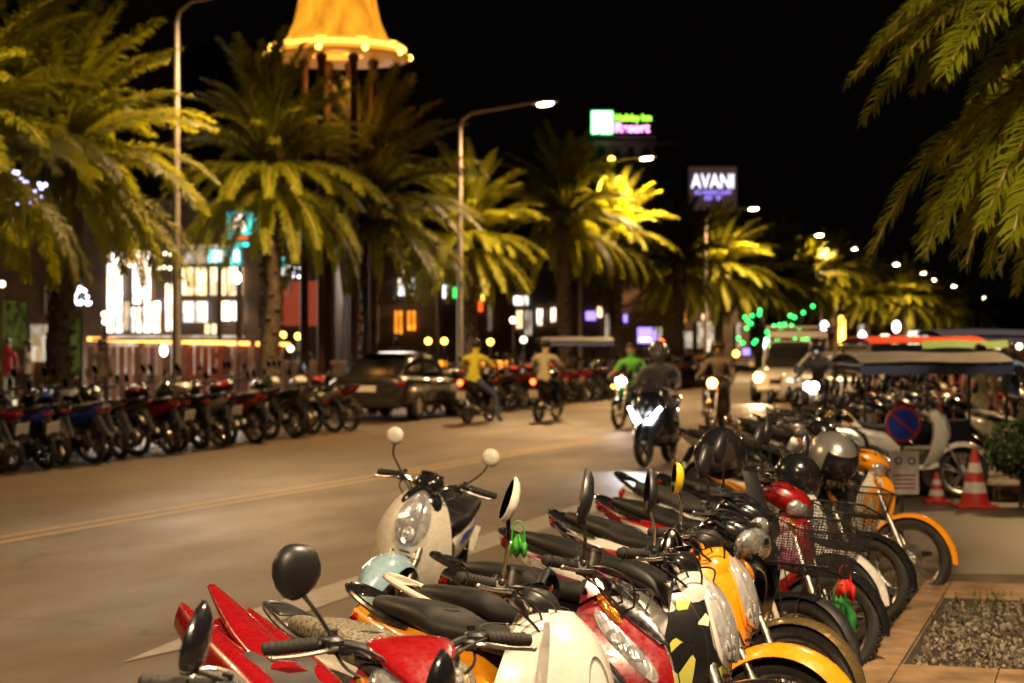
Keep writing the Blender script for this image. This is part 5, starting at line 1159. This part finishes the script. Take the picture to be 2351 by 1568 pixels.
def rcol():
    t = rr.random() * sum(c[2] for c in COLS)
    for c in COLS:
        t -= c[2]
        if t <= 0: return c
    return COLS[0]
GF = 'motorbikes parked in the long far row'
def contact_d(s):  # rear wheels of the far row
    a, b, c = sd(0, 1090), sd(1000, 965), sd(1600, 890)
    return a[1] + (b[1] - a[1]) * (s - a[0]) / (b[0] - a[0]) if s < b[0] else b[1] + (c[1] - b[1]) * min(1.0, (s - b[0]) / (c[0] - b[0]))
def s_at(px, py=None):  # s where the far contact line crosses column px
    lo, hi = 5.0, 120.0
    for _ in range(40):
        mid = (lo + hi) / 2; p = rp(mid, contact_d(mid)); x = CX + FPX * p.x / p.y
        if x < px: lo = mid
        else: hi = mid
    return lo
SPOTW = ['at the left edge of the photo', 'second from the left edge', 'third from the left edge', 'fourth from the left edge', 'below the running person', 'right of the running person', 'in front of the leftmost palm trunk', 'just right of the leftmost palm trunk', 'before the man in the taupe shirt', 'left of the plank bar', 'before the left end of the plank bar',
         'before the pinkish planks', 'left of the grey lamp pole', 'right at the grey lamp pole', 'right of the grey lamp pole', 'before the red planks', 'before the middle of the plank bar', 'right of the red planks', 'left of the bright palm trunk', 'before the bright palm trunk', 'right of the bright palm trunk', 'before the right end of the plank bar', 'third from the parked car', 'second from the parked car', 'next to the parked car', 'touching the parked car']
n_ = 0
def far_row(x0, x1, step, words=None, base='', grp=GF, jit=.12, pre=None):
    global n_
    s = s_at(x0); s1 = s_at(x1); i = 0
    while s < s1:
        cn, cm, _ = rcol(); c2n, c2, _ = rcol()
        if pre and i in pre: cn, cm = pre[i]
        body = rr.choice(['wave', 'sport', 'sport', 'wave', 'wave', 'retro']); kind = (body, rr.choice([18, -6]), 'basket' if (body == 'wave' and rr.random() < .3) else '')
        head = 163.4 - 28 + rr.uniform(-9, 9); h = Vector((math.cos(R(head)), math.sin(R(head)), 0)); c = rp(s, contact_d(s) + rr.uniform(-.05, .25))
        where = words[min(i, len(words) - 1)] if words else base % (i + 1)
        w1 = {'wave': 'moped', 'sport': 'scooter', 'retro': 'round scooter'}[body]
        new_bike(kind, pal(cm, c2, seat=rr.choice([SEATK, SEATG, SEATK]), mirror=MATK, mirror_b=MATK, basketm=K), c + h * .6, head, rr.uniform(5, 11), '%s %s %s' % (cn, w1, where), 'motorcycle', grp)
        s += step + rr.uniform(-jit, jit); i += 1; n_ += 1
PRE = {3: ('blue', BLUEP), 5: ('blue', BLUEP), 9: ('red', RED), 14: ('dark red', DRED), 15: ('red', RED), 20: ('white', WHITE)}
far_row(-40, 815, .60, SPOTW, pre=PRE)
ordn = ['first', 'second', 'third', 'fourth', 'fifth', 'sixth', 'seventh', 'eighth', 'ninth', 'tenth', 'eleventh', 'twelfth', 'thirteenth', 'fourteenth', 'fifteenth', 'sixteenth', 'seventeenth', 'eighteenth', 'nineteenth', 'twentieth', 'twenty-first', 'twenty-second', 'twenty-third', 'twenty-fourth', 'twenty-fifth', 'twenty-sixth', 'twenty-seventh', 'twenty-eighth', 'twenty-ninth', 'thirtieth', 'thirty-first', 'thirty-second', 'thirty-third', 'thirty-fourth', 'thirty-fifth', 'thirty-sixth', 'thirty-seventh', 'thirty-eighth', 'thirty-ninth', 'fortieth', 'forty-first', 'forty-second', 'forty-third', 'forty-fourth', 'forty-fifth', 'forty-sixth', 'forty-seventh', 'forty-eighth', 'forty-ninth', 'fiftieth'] + ['fifty-%s' % q for q in ('first', 'second', 'third', 'fourth', 'fifth', 'sixth', 'seventh', 'eighth', 'ninth')] + ['sixtieth']
far_row(1075, 1400, .72, ['%s in the far row right of the parked car' % q for q in ordn], pre={0: ('white', WHITE), 1: ('cream', WARMW), 6: ('red', RED), 8: ('red', RED), 11: ('dark red', DRED)})
far_row(1400, 1700, .95, ['%s in the far row beyond the roofed cart' % q for q in ordn])

# near row beyond the orange and white moped
GN = 'motorbikes parked on the near side beyond the sharp ones'
s = 18.0; i = 0
PR2 = {0: ('black', BLACK), 1: ('silver', SILV), 2: ('black', BLACK), 4: ('yellow', YELO), 5: ('dark grey', GREYP), 9: ('white', WHITE)}
while s < 70:
    cn, cm, _ = rcol(); c2n, c2, _ = rcol()
    if i in PR2: cn, cm = PR2[i]
    body = rr.choice(['wave', 'sport', 'wave', 'retro']); kind = (body, rr.choice([18, -6]), 'basket' if (body == 'wave' and rr.random() < .3) else '')
    head = -38 + rr.uniform(-8, 8); h = Vector((math.cos(R(head)), math.sin(R(head)), 0)); c = rp(s, 2.45 + rr.uniform(-.2, .2)) - h * .6
    new_bike(kind, pal(cm, c2, mirror=MATK, mirror_b=MATK, basketm=K), c, head, rr.uniform(5, 10), '%s %s, %s beyond the orange and white moped in the near row' % (cn, {'wave': 'moped', 'sport': 'scooter', 'retro': 'round scooter'}[body], ordn[i]), 'motorcycle', GN)
    s += (.72 if s < 35 else 1.1) + rr.uniform(-.1, .1); i += 1
# crowd of bikes in the side bay at the right
GB = 'motorbikes crowded under the canopies at the right'
i = 0
for (X0, X1, Zr, st_) in ((4.6, 6.4, 24.6, .80), (4.9, 7.4, 27.4, .76), (5.4, 8.6, 30.6, .78), (6.2, 10.2, 34, .8), (7.4, 11.6, 38, .85), (8.8, 13.4, 43, .9)):
    X = X0
    while X < X1:
        cn, cm, _ = rcol(); c2n, c2, _ = rcol(); body = rr.choice(['wave', 'sport', 'wave', 'retro']); head = -75 + rr.uniform(-14, 14)
        new_bike((body, rr.choice([18, -6]), ''), pal(cm, c2, mirror=rr.choice([MATK, CHR, MATK]), mirror_b=MATK), (X, Zr + rr.uniform(-.3, .3), 0), head, rr.uniform(4, 9), '%s %s, %s in the crowded bay near the canopies' % (cn, {'wave': 'moped', 'sport': 'scooter', 'retro': 'round scooter'}[body], ordn[i]), 'motorcycle', GB)
        X += st_ + rr.uniform(-.08, .08); i += 1
# the white scooter by the cones
ws = new_bike(('retro', -6, ''), pal(WHITE, GREYP, mirror=CHR, hood=WHITE, bezel=WHITE, inner=CREAM, floor=WHITE), gp(2165, 1148) + Vector((-.35, .3, 0)), -8, 7, 'white round scooter with a white floor behind the traffic cones', 'scooter', None)

# ------------------------------------------------------------------ riders in the road
def lampball(parent, local, r, key, name='lit_lamp', spot=None):
    b = MB().ell(local, (r * .6, r, r), n=12, m=8).obj(name, E[key], parent); reg(parent, b)
    if spot:
        L = bpy.data.lights.new('headlamp_light', 'SPOT'); L.energy = spot[0]; L.color = spot[1]; L.spot_size = R(spot[2]); L.spot_blend = .8; L.shadow_soft_size = .05
        lo = bpy.data.objects.new('headlamp_light', L); col.objects.link(lo); lo.parent = parent; lo.location = Vector(local) + Vector((.12, 0, 0)); lo.rotation_euler = (0, R(-90) + R(12), 0) if spot[3:] == () else spot[3]
def rider_bike(px, py, head, body, pal_, label, **kw):
    c = gp(px, py); h = Vector((math.cos(R(head)), math.sin(R(head)), 0))
    k = kw.get('k', 1.0)
    o = new_bike((body, -6 if kw.get('st') is None else kw['st'], ''), pal_, c - h * .62 * k * (1 if kw.get('front', True) else -1), head, kw.get('lean', 0), label, 'motorcycle', None); o.scale = (k,) * 3
    return o, c - h * .62 * k * (1 if kw.get('front', True) else -1)
# away: yellow shirt, pale shirt
o, c = rider_bike(1072, 972, 69, 'wave', pal(BLACK, DBLUE), 'black moped ridden away by the yellow shirted rider', front=False, lean=0)
lampball(o, (-.97, 0, .83), .055, 'redl', 'lit_tail_lamp', (18, (1, .06, .02), 150, (0, R(100), 0)))
person('rider in a bright yellow shirt seen from behind', 'foot', c, 69, CY, CJ, scale=1.02)
o, c = rider_bike(1236, 968, 71, 'wave', pal(BLACK, RED), 'black moped ridden away by the pale shirted rider', front=False)
lampball(o, (-.97, 0, .83), .055, 'redl', 'lit_tail_lamp', (18, (1, .06, .02), 150, (0, R(100), 0)))
person('rider in a pale beige shirt seen from behind', 'ride', c, 71, CB, CK, scale=1.02)
# towards: big scooter with V lights
o, c = rider_bike(1478, 1072, -110, 'sport', pal(BLACK, GREYP, seat=SEATK, rim=K), 'black maxi scooter coming on with bright white V shaped lights', k=1.04)
m = MB()
for sy in (-1, 1): m.tube([(.67, sy * .03, .60), (.655, sy * .08, .595), (.63, sy * .13, .65), (.59, sy * .18, .73), (.56, sy * .215, .77)], [.026, .036, .030, .024, .022], 8, smooth=3)
reg(o, m.obj('running_light', emis('glow_v', (.92, .96, 1), 9), o))
L = bpy.data.lights.new('headlamp_light', 'SPOT'); L.energy = 80; L.color = (.9, .93, 1); L.spot_size = R(52); L.spot_blend = .8; L.shadow_soft_size = .1
lo = bpy.data.objects.new('headlamp_light', L); col.objects.link(lo); lo.parent = o; lo.location = (.78, 0, .72); lo.rotation_euler = (0, R(-68), 0)
reg(o, MB().loft([(.44, .36, 90, .13, .10, 2.6), (.44, .52, 90, .20, .10, 2.6), (.40, .72, 90, .235, .10, 2.6), (.36, .92, 90, .19, .08, 2.6), (.31, 1.04, 90, .10, .05, 2.4)], 4, 22).obj('front_body', BLACK, o))
for sy in (-1, 1): reg(o, MB().box((.60, sy * .095, .36), (.16, .03, .34), Euler((0, -.35, 0)), .014).obj('fork_guard', K, o))
reg(o, MB().sheet(lambda u, v: Vector((.44 - .14 * v - .07 * u * u, u * (.16 - .05 * v), .98 + .28 * v)), 8, 6, .004).obj('tall_windscreen', mat('smoked_screen', (.08, .08, .08), rough=.1, alpha=.45), o))
person('helmeted rider in a grey long sleeved top facing the viewer', 'ride', c + Vector((0, 0, .02)), -110, CG, CK, 'long', scale=1.0, helmet=SILV)
o, c = rider_bike(1420, 985, -112, 'wave', pal(BLACK, DGREEN), 'dark motorcycle with a white headlight and amber indicator behind the maxi scooter')
lampball(o, (.47, .04, .91), .055, 'head', 'lit_headlamp', (14, (.95, .95, 1), 60, (0, R(-74), 0))); lampball(o, (.47, -.05, .91), .055, 'head', 'lit_headlamp'); lampball(o, (.30, -.22, .80), .035, 'bulbo', 'lit_indicator')
person('rider in a bright green vest partly hidden by the helmeted rider', 'ride', c, -112, CV, CK, scale=.98)
o, c = rider_bike(1632, 992, -106, 'wave', pal(BRONZE, BLACK), 'dark motorcycle with one warm orange headlight in the lane')
lampball(o, (.47, 0, .90), .085, 'sodium', 'lit_headlamp', (60, (1, .55, .2), 60, (0, R(-72), 0)))
person('rider in a brown jacket behind the warm orange headlight', 'ride', c, -106, CT, CK, 'long', helmet=BRONZE)
o, c = rider_bike(1860, 1010, -108, 'wave', pal(BLACK, SILV), 'motorcycle with a dazzling white headlight beyond the parked row')
lampball(o, (.47, .05, .91), .07, 'head', 'lit_headlamp', (14, (.95, .95, 1), 60, (0, R(-74), 0))); lampball(o, (.47, -.06, .91), .07, 'head', 'lit_headlamp')
person('rider in dark clothes behind the dazzling white headlight', 'ride', c, -108, CK, CK, 'long', helmet=BLACK)

# ------------------------------------------------------------------ cars
GLS = mat('car_glass', (.015, .016, .017), rough=.16, spec=.5)
def car(name, label, cat, loc, head, paintm, k=1.0, tail=True, lit=None, rackrf=False, tall=0.0):
    o = empty(name, loc, R(head)); o.scale = (k,) * 3; tag(o, label, cat)
    st = [(-2.22, .66, 0, .66, .20, 4), (-2.15, .66, 0, .80, .30, 4.5), (-1.8, .64, 0, .87, .36, 5), (-1.0, .62, 0, .89, .36, 5), (0, .60, 0, .89, .34, 5), (1.0, .59, 0, .88, .33, 5), (1.7, .56, 0, .84, .29, 4.5), (2.1, .52, 0, .74, .22, 4), (2.2, .50, 0, .62, .16, 4)]
    b = MB().loft(st, 4, 32).obj('body', paintm, o, sharp=50); reg(o, b)
    g_ = [(-1.95, .96, 0, .55, .03, 4), (-1.45, 1.10, 0, .66, .15, 4), (-.8, 1.17, 0, .69, .24, 4.5), (.1, 1.18, 0, .69, .25, 4.5), (.6, 1.12, 0, .68, .20, 4), (1.25, .93, 0, .60, .04, 4)]
    g_ = [(x, z + tall * .5, t, a_, b_ + tall * .5, e) for x, z, t, a_, b_, e in g_]
    gh = MB().loft(g_, 5, 32).obj('cabin_glass', GLS, o, sharp=60); reg(o, gh)
    top = 1.42 + tall
    reg(o, MB().sheet(lambda u, v: Vector((-1.30 + 1.75 * v, u * (.60 + .03 * math.sin(math.pi * v)), top + .012 + .025 * math.sin(math.pi * v) - .06 * abs(u) ** 3)), 10, 8, .02).obj('roof_panel', paintm, o))
    for sy in (-1, 1):
        m = MB()
        for pts in ([(-1.98, sy * .62, .93), (-1.62, sy * .64, 1.16 + tall * .6), (-1.25, sy * .62, top)], [(1.22, sy * .62, .93), (.85, sy * .66, 1.14 + tall * .6), (.45, sy * .63, top)], [(-.42, sy * .72, .95), (-.42, sy * .66, top)]): m.tube(pts, .035, 6, smooth=2)
        reg(o, m.obj('window_pillar', paintm, o))
        reg(o, MB().box((1.0, sy * .98, .98), (.12, .16, .11), None, .03).obj('wing_mirror', paintm, o))
        for x in (-1.35, 1.38):
            w_ = MB().lathe([(.20, -.11), (.30, -.11), (.325, -.07), (.325, .07), (.30, .11), (.20, .11)], (x, sy * .80, .325), (0, 1, 0), 24, closed=True).obj('wheel', RUB, o); reg(o, w_)
            m = MB().lathe([(.0, .07), (.06, .08), (.20, .06), (.205, .09), (.0, .09)], (x, sy * .80, .325), (0, sy, 0), 24)
            for q in range(5): a_ = q * 1.2566; m.box((x + math.cos(a_) * .12, sy * .895, .325 + math.sin(a_) * .12), (.16, .02, .05), Euler((0, -a_, 0)))
            reg(w_, m.obj('rim', ALU, w_))
        reg(o, MB().ell((-2.12, sy * .66, .80), (.10, .20, .08), n=14, m=8).obj('tail_light', REDL, o)); reg(o, MB().ell((2.06, sy * .60, .62), (.14, .19, .09), n=14, m=8).obj('headlight', LENS, o))
        for x in (-.45, .5):
            reg(o, MB().box((x, sy * .905, .78), (.16, .02, .03), None, .008).obj('door_handle', CHR, o))
    reg(o, MB().box((-2.235, 0, .70), (.02, .42, .13), None, .004).obj('number_plate', PLATE, o)); reg(o, MB().box((-2.20, 0, .38), (.10, 1.5, .20), None, .05).obj('rear_bumper', paintm, o)); reg(o, MB().box((2.17, 0, .36), (.12, 1.3, .18), None, .05).obj('front_bumper', paintm, o)); reg(o, MB().box((2.19, 0, .56), (.06, .62, .12), None, .02).obj('grille', K, o))
    return o
CARP = paint('paint_car_grey', (.045, .04, .036), metal=.6)
p = gp(852, 968); car('parked_car', 'dark bronze grey sedan parked at the far kerb, seen from behind', 'car', p + RD * 2.0 + LD * .1, 73.4 + 1.5, CARP, k=.97)
car('parked_car', 'white hatchback half hidden behind the bikes left of the striped canopy', 'car', at(1990, 765, 44) * 1 - Vector((0, 0, CAMH)), -60, WHITE, k=.97)
car('parked_car', 'cream car parked behind the crowd of bikes near the canopies', 'car', at(2095, 765, 50) - Vector((0, 0, CAMH)), -20, CREAM, k=.95)
tr = car('pickup_truck', 'white pickup with a roofed passenger bed coming down the lane', 'pickup truck', gp(1795, 925) + RD * 2.1, -106.6, WHITE, k=1.0, tall=.16)
m = MB()
for sy in (-1, 1):
    for x in (-2.1, -1.5, -.9): m.box((x, sy * .78, 1.45), (.05, .05, 1.1))
    m.box((-1.5, sy * .78, 1.15), (1.4, .05, .06)); m.box((-1.5, sy * .78, 1.75), (1.5, .05, .16))
m.box((-1.5, 0, 1.98), (1.7, 1.75, .07), None, .02); m.box((-.80, 0, 1.80), (.06, 1.6, .22), None, .01)
reg(tr, m.obj('roofed_bed', WHITE, tr))
lampball(tr, (2.16, -.60, .66), .13, 'sodium', 'lit_headlamp', (150, (1, .7, .4), 60, (0, R(-75), 0))); lampball(tr, (2.16, .60, .66), .13, 'sodium', 'lit_headlamp')

# ------------------------------------------------------------------ roofed carts and canopies
TARP = mat('tarpaulin_grey', (.22, .20, .20), rough=.6, var=.25, vscale=3); TARPB = mat('tarpaulin_blue', (.05, .07, .17), rough=.6); STRR = mat('canopy_red', (.55, .06, .02), rough=.6); STRY = mat('canopy_yellow', (.55, .42, .10), rough=.6); STRG = mat('canopy_green', (.22, .40, .12), rough=.6)
def cart(label, c, head, W, Lh, H, roofm, cat='cart'):
    o = empty('roofed_sidecar', (c[0], c[1], 0), R(head)); tag(o, label, cat)
    def rf(u, v): return Vector(((v - .5) * Lh, u * W / 2, H + .10 * (1 - u * u) - .008 * math.cos(v * 9)))
    r_ = MB().sheet(rf, 8, 10, .012).obj('canopy', roofm, o); reg(o, r_)
    m = MB()
    for sx in (-1, 1):
        for sy in (-1, 1): m.tube([(sx * Lh * .46, sy * W * .46, .35), (sx * Lh * .46, sy * W * .47, H)], .018, 6)
        m.tube([(sx * Lh * .46, -W * .47, H - .03), (sx * Lh * .46, W * .47, H - .03)], .016, 6); m.tube([(-Lh * .46, sx * W * .47, H - .03), (Lh * .46, sx * W * .47, H - .03)], .016, 6)
    reg(o, m.obj('frame', STEEL, o))
    reg(o, MB().sheet(lambda u, v: Vector(((v - .5) * Lh * 1.0, -W / 2 - .004, H - .02 - .10 * (u + 1) / 2 - .02 * abs(math.sin(v * 20)))), 3, 24, .004).obj('fringe', TARPB, o))
    reg(o, MB().box((0, 0, .45), (Lh * .85, W * .8, .10), None, .02).box((-Lh * .38, 0, .68), (.06, W * .8, .45), None, .02).obj('bench', SEATB, o))
    reg(o, MB().box((0, W * .42, .62), (Lh * .9, .03, .35), None, .01).obj('side_board', TARPB, o))
    for sy in (-1, 1):
        w_ = MB().lathe([(.19, -.04), (.25, -.035), (.27, 0), (.25, .035), (.19, .04)], (0, sy * W * .5, .27), (0, 1, 0), 20, closed=True).obj('wheel', RUB, o); reg(o, w_); reg(w_, MB().lathe([(0, -.03), (.19, -.02), (.19, .02), (0, .03)], (0, sy * W * .5, .27), (0, 1, 0), 16).obj('rim', ALU, w_))
    return o
c = at(2110, 765, 23); cart('grey canopied sidecar cart standing among the bikes at the right', (c.x, c.y), 4, 1.5, 1.75, 1.49, TARP)
c = at(1318, 765, 56); cart('grey roofed cart beyond the pale shirted rider', (c.x, c.y), 8, 1.5, 2.0, 1.60, TARP)
c = at(2095, 765, 31); cart('red and orange striped canopy cart behind the grey one', (c.x, c.y), 10, 1.5, 1.9, 1.66, STRR)
c = at(2215, 765, 29); cart('yellow green canopy cart right of the striped one', (c.x, c.y), -12, 1.2, 1.2, 1.60, STRG)
c = at(2290, 765, 36); cart('dark blue canopy cart at the right edge', (c.x, c.y), 6, 1.6, 2.6, 1.78, TARPB)
# people
def ground_at(px, Z): p = at(px, HY, Z); p.z = 0; return p
for (px, Z, pose, hd, sh, tr_, sl, bare, hair, lb) in [
    (18, 47, 'stand', 250, CR, CM, 'short', False, 'hair', 'person in a crimson and violet top and mint trousers at the left edge'),
    (66, 46, 'walk', 190, CW, CK, 'short', True, 'long', 'person in a white top and dark shorts walking near the left edge'),
    (232, 43, 'stand', 80, CT, CK, 'short', False, 'hair', 'man in a taupe shirt standing with his back turned left of the plank bar'),
    (325, 52, 'stand', 200, CT, CK, 'short', False, 'hair', 'guest in brown behind the left part of the plank bar'),
    (428, 51, 'stand', 160, CT, CK, 'short', False, 'hair', 'guest behind the plank bar right of the grey lamp pole'),
    (512, 51, 'stand', 70, cloth('brown', (.22, .13, .08)), CK, 'short', False, 'hair', 'broad guest in brown behind the middle of the plank bar'),
    (562, 51, 'stand', 120, CK, CK, 'short', False, 'hair', 'guest in black behind the plank bar by the palm trunk'),
    (695, 50, 'stand', 90, CK, CK, 'short', False, 'hair', 'dark dressed person behind the right end of the terrace'),
    (828, 60, 'stand', 90, CBL, CBL, 'short', True, 'hair', 'person in blue shirt and shorts before the orange windows'),
    (908, 60, 'stand', 100, CK, CK, 'short', False, 'hair', 'person in black before the right orange window'),
    (1185, 66, 'stand', 100, CK, CK, 'short', False, 'hair', 'dark figure standing behind the pale shirted rider'),
    (2215, 33, 'stand', -90, CR, CK, 'short', False, 'hair', 'person in a red shirt under the canopies at the right'),
    (2140, 34, 'stand', -60, CPK, CJ, 'short', False, 'hair', 'person in a pink shirt under the grey canopy'),
    (2035, 36, 'stand', -120, CW, CJ, 'short', False, 'hair', 'person in a white shirt left under the grey canopy'),
    (2250, 25.5, 'stand', -70, CB, CK, 'short', False, 'hair', 'person in a cream shirt behind the tall traffic cone'),
    (2320, 30, 'stand', -100, CBL, CK, 'short', False, 'hair', 'person in a blue shirt near the right edge')]:
    person(lb, pose, ground_at(px, Z), hd, sh, tr_, sl, bare, hair, scale=.97)

# ------------------------------------------------------------------ roadside things at the right
CRED = mat('cone_red', (.34, .02, .012), rough=.45, var=.2, vscale=12); CWH = mat('cone_white', (.45, .42, .38), rough=.45, var=.15, vscale=12)
def cone(label, p, H, k=1.0):
    o = empty('traffic_cone', p); tag(o, label, 'traffic cone', 'traffic cones by the white scooter')
    r = lambda z: .145 * k * (1 - z / H) + .028 * k
    reg(o, MB().box((0, 0, .02), (.44 * k, .44 * k, .04), None, .012).obj('base', CRED, o))
    zs = [.04, .26 * H, .44 * H, .60 * H, .76 * H, H]
    for i in range(5): reg(o, MB().lathe([(r(zs[i]) - .008, zs[i]), (r(zs[i]), zs[i]), (r(zs[i + 1]), zs[i + 1]), (r(zs[i + 1]) - .008, zs[i + 1])], n=20).obj('band', CRED if i % 2 == 0 else CWH, o))
    return o
cone('taller red and white banded traffic cone at the right', gp(2238, 1166), .62, .95); cone('shorter orange and white traffic cone left of the tall one', gp(2150, 1156), .34, .62)
# no parking sign
BLUES = mat('sign_blue', (.012, .04, .42), rough=.4); REDS = mat('sign_red', (.30, .03, .05), rough=.4); WS = mat('sign_white', (.55, .50, .47), rough=.5, var=.1, vscale=20)
Z = 16.4; c = at(2073, 974, Z); o = empty('no_parking_sign', (c.x, c.y, 0), R(4)); tag(o, 'round blue no parking sign with a red bar above a white notice', 'road sign'); r_ = .150
reg(o, MB().lathe([(0, 0), (r_ * .86, 0), (r_ * .86, .008), (0, .008)], (0, 0, c.z), (0, -1, 0), 36).obj('disc', BLUES, o))
reg(o, MB().lathe([(r_ * .84, -.004), (r_, -.004), (r_, .012), (r_ * .84, .012)], (0, 0, c.z), (0, -1, 0), 36, closed=True).obj('ring', REDS, o))
reg(o, MB().box((0, -.012, c.z), (r_ * 1.75, .006, r_ * .17), Euler((0, R(40), 0))).obj('diagonal_bar', REDS, o))
pz = c.z - .40; n_o = MB().box((.01, 0, pz), (.25, .012, .36), None, .004).obj('notice_board', WS, o); reg(o, n_o)
m = MB()
for k in range(4): m.box((.01, -.009, pz - .02 - .035 * k), (.19 - .02 * (k % 2), .003, .010))
reg(n_o, m.obj('notice_lines', REDS, n_o)); m = MB()
for sx in (-.05, .06): m.lathe([(.022, .0), (.032, .0), (.032, .004), (.022, .004)], (.01 + sx, -.008, pz + .10), (0, -1, 0), 18, closed=True)
reg(n_o, m.obj('notice_emblems', STEEL, n_o)); reg(o, MB().tube([(0, .03, 0), (0, .03, c.z + .1)], .014, 8).box((0, .03, .02), (.40, .40, .04), None, .01).obj('stand', STEEL, o))
# hedge, far kerb block
LF = mat('hedge_leaf', (.05, .085, .015), rough=.5, var=.35, vscale=8)
c = at(2345, 765, 21); o = empty('hedge', (c.x, c.y, 0)); tag(o, 'clipped green hedge bush at the right edge', 'bush'); rg = random.Random(5); m = MB()
for k in range(2600):
    v_ = Vector((rg.uniform(-1, 1), rg.uniform(-1, 1), rg.uniform(-1, 1)))
    if v_.length > 1: continue
    v_ = v_.normalized() * rg.uniform(.75, 1.0); p = Vector((v_.x * .42, v_.y * .42, .60 + v_.z * .33 + .0)); d = Euler((rg.random() * 6, rg.random() * 6, rg.random() * 6)).to_matrix(); s_ = .030
    m.add([p + d @ Vector(q) for q in ((-s_, 0, 0), (0, s_ * .5, .004), (s_, 0, 0), (0, -s_ * .5, .004))], [(0, 1, 2, 3)])
reg(o, m.obj('foliage', LF, o)); reg(o, MB().ell((0, 0, .58), (.34, .34, .27), n=12, m=8).obj('inner_twigs', mat('twigs', (.02, .025, .01), rough=.9), o)); reg(o, MB().tube([(0, 0, 0), (.02, 0, .4)], .03, 6).obj('stem', BARK, o))
A = gp(2285, 1150); m = MB().prism([(A.x, A.y), (A.x + 6, A.y - .4), (A.x + 6, A.y + 3.2), (A.x + .25, A.y + 3.2), (A.x - .02, A.y + .25)], 0, .16); struct(m.obj('pavement', PAVE))
m = MB()
for k in range(8): reg(isle, MB().box((0, 0, 0), (.01, .01, .01)).obj('kerb_block', KERB, isle)) if False else None
for k in range(7):
    b_ = MB().box((A.x + .42 + .80 * k, A.y - .04 - .053 * k, .09), (.78, .16, .178), Euler((0, 0, -.066)), .015).obj('kerb_block', KERB); struct(b_)
# side lane seen between planter and kerb: slightly rougher paving and drain slot
flat('side_lane', [(gp(2128, 1322).x - .1, gp(2128, 1322).y + .05), (12, gp(2351, 1318).y), (12, A.y - .5), (A.x - .3, A.y + .1), (A.x - 2.2, A.y + .4)], .004, mat('side_asphalt', (.085, .068, .05), rough=.42, c2=(.06, .048, .036), vscale=1.6, bump=.4, bscale=50, bdist=.005))
flat('pavement', [rp(s_, d_) for s_, d_ in ((-40, 16.2), (1200, 16.2), (1200, 60), (-40, 60))], .012, PAVE)
flat('pavement', [(2, 42), (2, 43), (300, 640), (420, 640), (18, 42)], .016, PAVE) if False else None

# ------------------------------------------------------------------ helmets, bags on the bikes
def helmet(label, c, r, shellm, visorm, rot, sticker=None):
    o = empty('helmet', c); o.rotation_euler = rot; o.scale = (r / .14,) * 3; tag(o, label, 'helmet')
    def sp(lon, lat): return Vector((math.cos(R(lat)) * math.cos(R(lon)) * .150, math.cos(R(lat)) * math.sin(R(lon)) * .128, math.sin(R(lat)) * .140))
    reg(o, MB().sheet(lambda u, v: sp(180 + 125 * u, -42 + 132 * v), 24, 12, .010).sheet(lambda u, v: sp(57 * u, 30 + 60 * v), 12, 6, .010).obj('shell', shellm, o))
    reg(o, MB().sheet(lambda u, v: sp(62 * u, -22 + 54 * v) * 1.035, 14, 6, .004).obj('visor', visorm, o))
    reg(o, MB().ell((-.01, 0, -.01), (.125, .108, .118), n=14, m=8).obj('lining', CK, o))
    reg(o, MB().lathe([(.145, -.004), (.152, 0), (.145, .004)], (0, 0, 0), (0, 1, 0), 26, 0, 360, closed=True).xf(Matrix.Diagonal((1, .1, 1, 1)) ).obj('trim', shellm, o)) if False else None
    if sticker: reg(o, MB().patch(lambda u, v: sp(180 + 90 * u, 90 * v), sticker[0], sticker[1], .13, .10, h=.002, base=.001, edge=.003).obj('sticker', sticker[2], o))
    return o
HSILV = mat('helmet_silver', (.34, .33, .31), rough=.28, metal=.6, coat=1.0); STK = mat('sticker_orange', (.75, .16, .02), rough=.4); STT = mat('sticker_teal', (.03, .36, .33), rough=.4, c2=(.30, .42, .05), vscale=22)
helmet('black open helmet hanging on the row left of the silver one', at(1655, 1045, 10.0), .140, BLACK, mat('visor_smoke', (.03, .02, .018), rough=.05, spec=.8), (R(6), R(12), R(-120)), (0, .5, BLACK))
helmet('silver and black helmet with an orange round sticker', at(1912, 1050, 12.2), .160, HSILV, BLACK, (R(0), R(28), R(-62)), (-.72, .48, STK))
helmet('black helmet with a teal and yellow sticker', at(1832, 1092, 11.2), .125, BLACK, BLACK, (R(10), R(30), R(-10)), (-.8, .2, STT))
def bag(label, top, w_, h_, m_, n=10):
    o = empty('plastic_bag', top); tag(o, label, 'bag')
    f = lambda u, v: Vector((u * w_ * (.35 + .65 * min(1, v * 2.2)) / 2, -.05 * math.sin(math.pi * v) * (1 - u * u) + .01 * math.sin(9 * u + 5 * v), -h_ * v + .012 * math.sin(7 * u)))
    reg(o, MB().sheet(f, n, n, .003).sheet(lambda u, v: Vector((f(u, v).x, -f(u, v).y + .03, f(u, v).z)), n, n, .003).obj('pouch', m_, o)); reg(o, MB().tube([(-.03, 0, -.02), (-.02, .01, .06), (.02, .01, .06), (.03, 0, -.02)], .004, 5, smooth=3).obj('handle', m_, o)); return o
bag('dark green cloth bag hanging below the wire basket', at(1928, 1372, 9.9), .16, .20, mat('bag_green', (.01, .16, .02), rough=.6)); bag('small bright red cloth bag above the green one', at(1940, 1330, 9.95), .10, .10, mat('bag_red', (.60, .02, .01), rough=.6))
bag('bright light green plastic bag on a tail behind the white mirror', at(1190, 1232, 9.05), .075, .085, mat('bag_lime', (.05, .32, .03), rough=.4))
bag('pink net bag inside the large wire basket', at(1812, 1262, 9.45), .10, .09, mat('bag_pink', (.45, .14, .25), rough=.5, bump=1, bscale=90))
# small stickers on the white scooter
for (px, py, Z, w_, h_, m_, lb) in ():
    pass
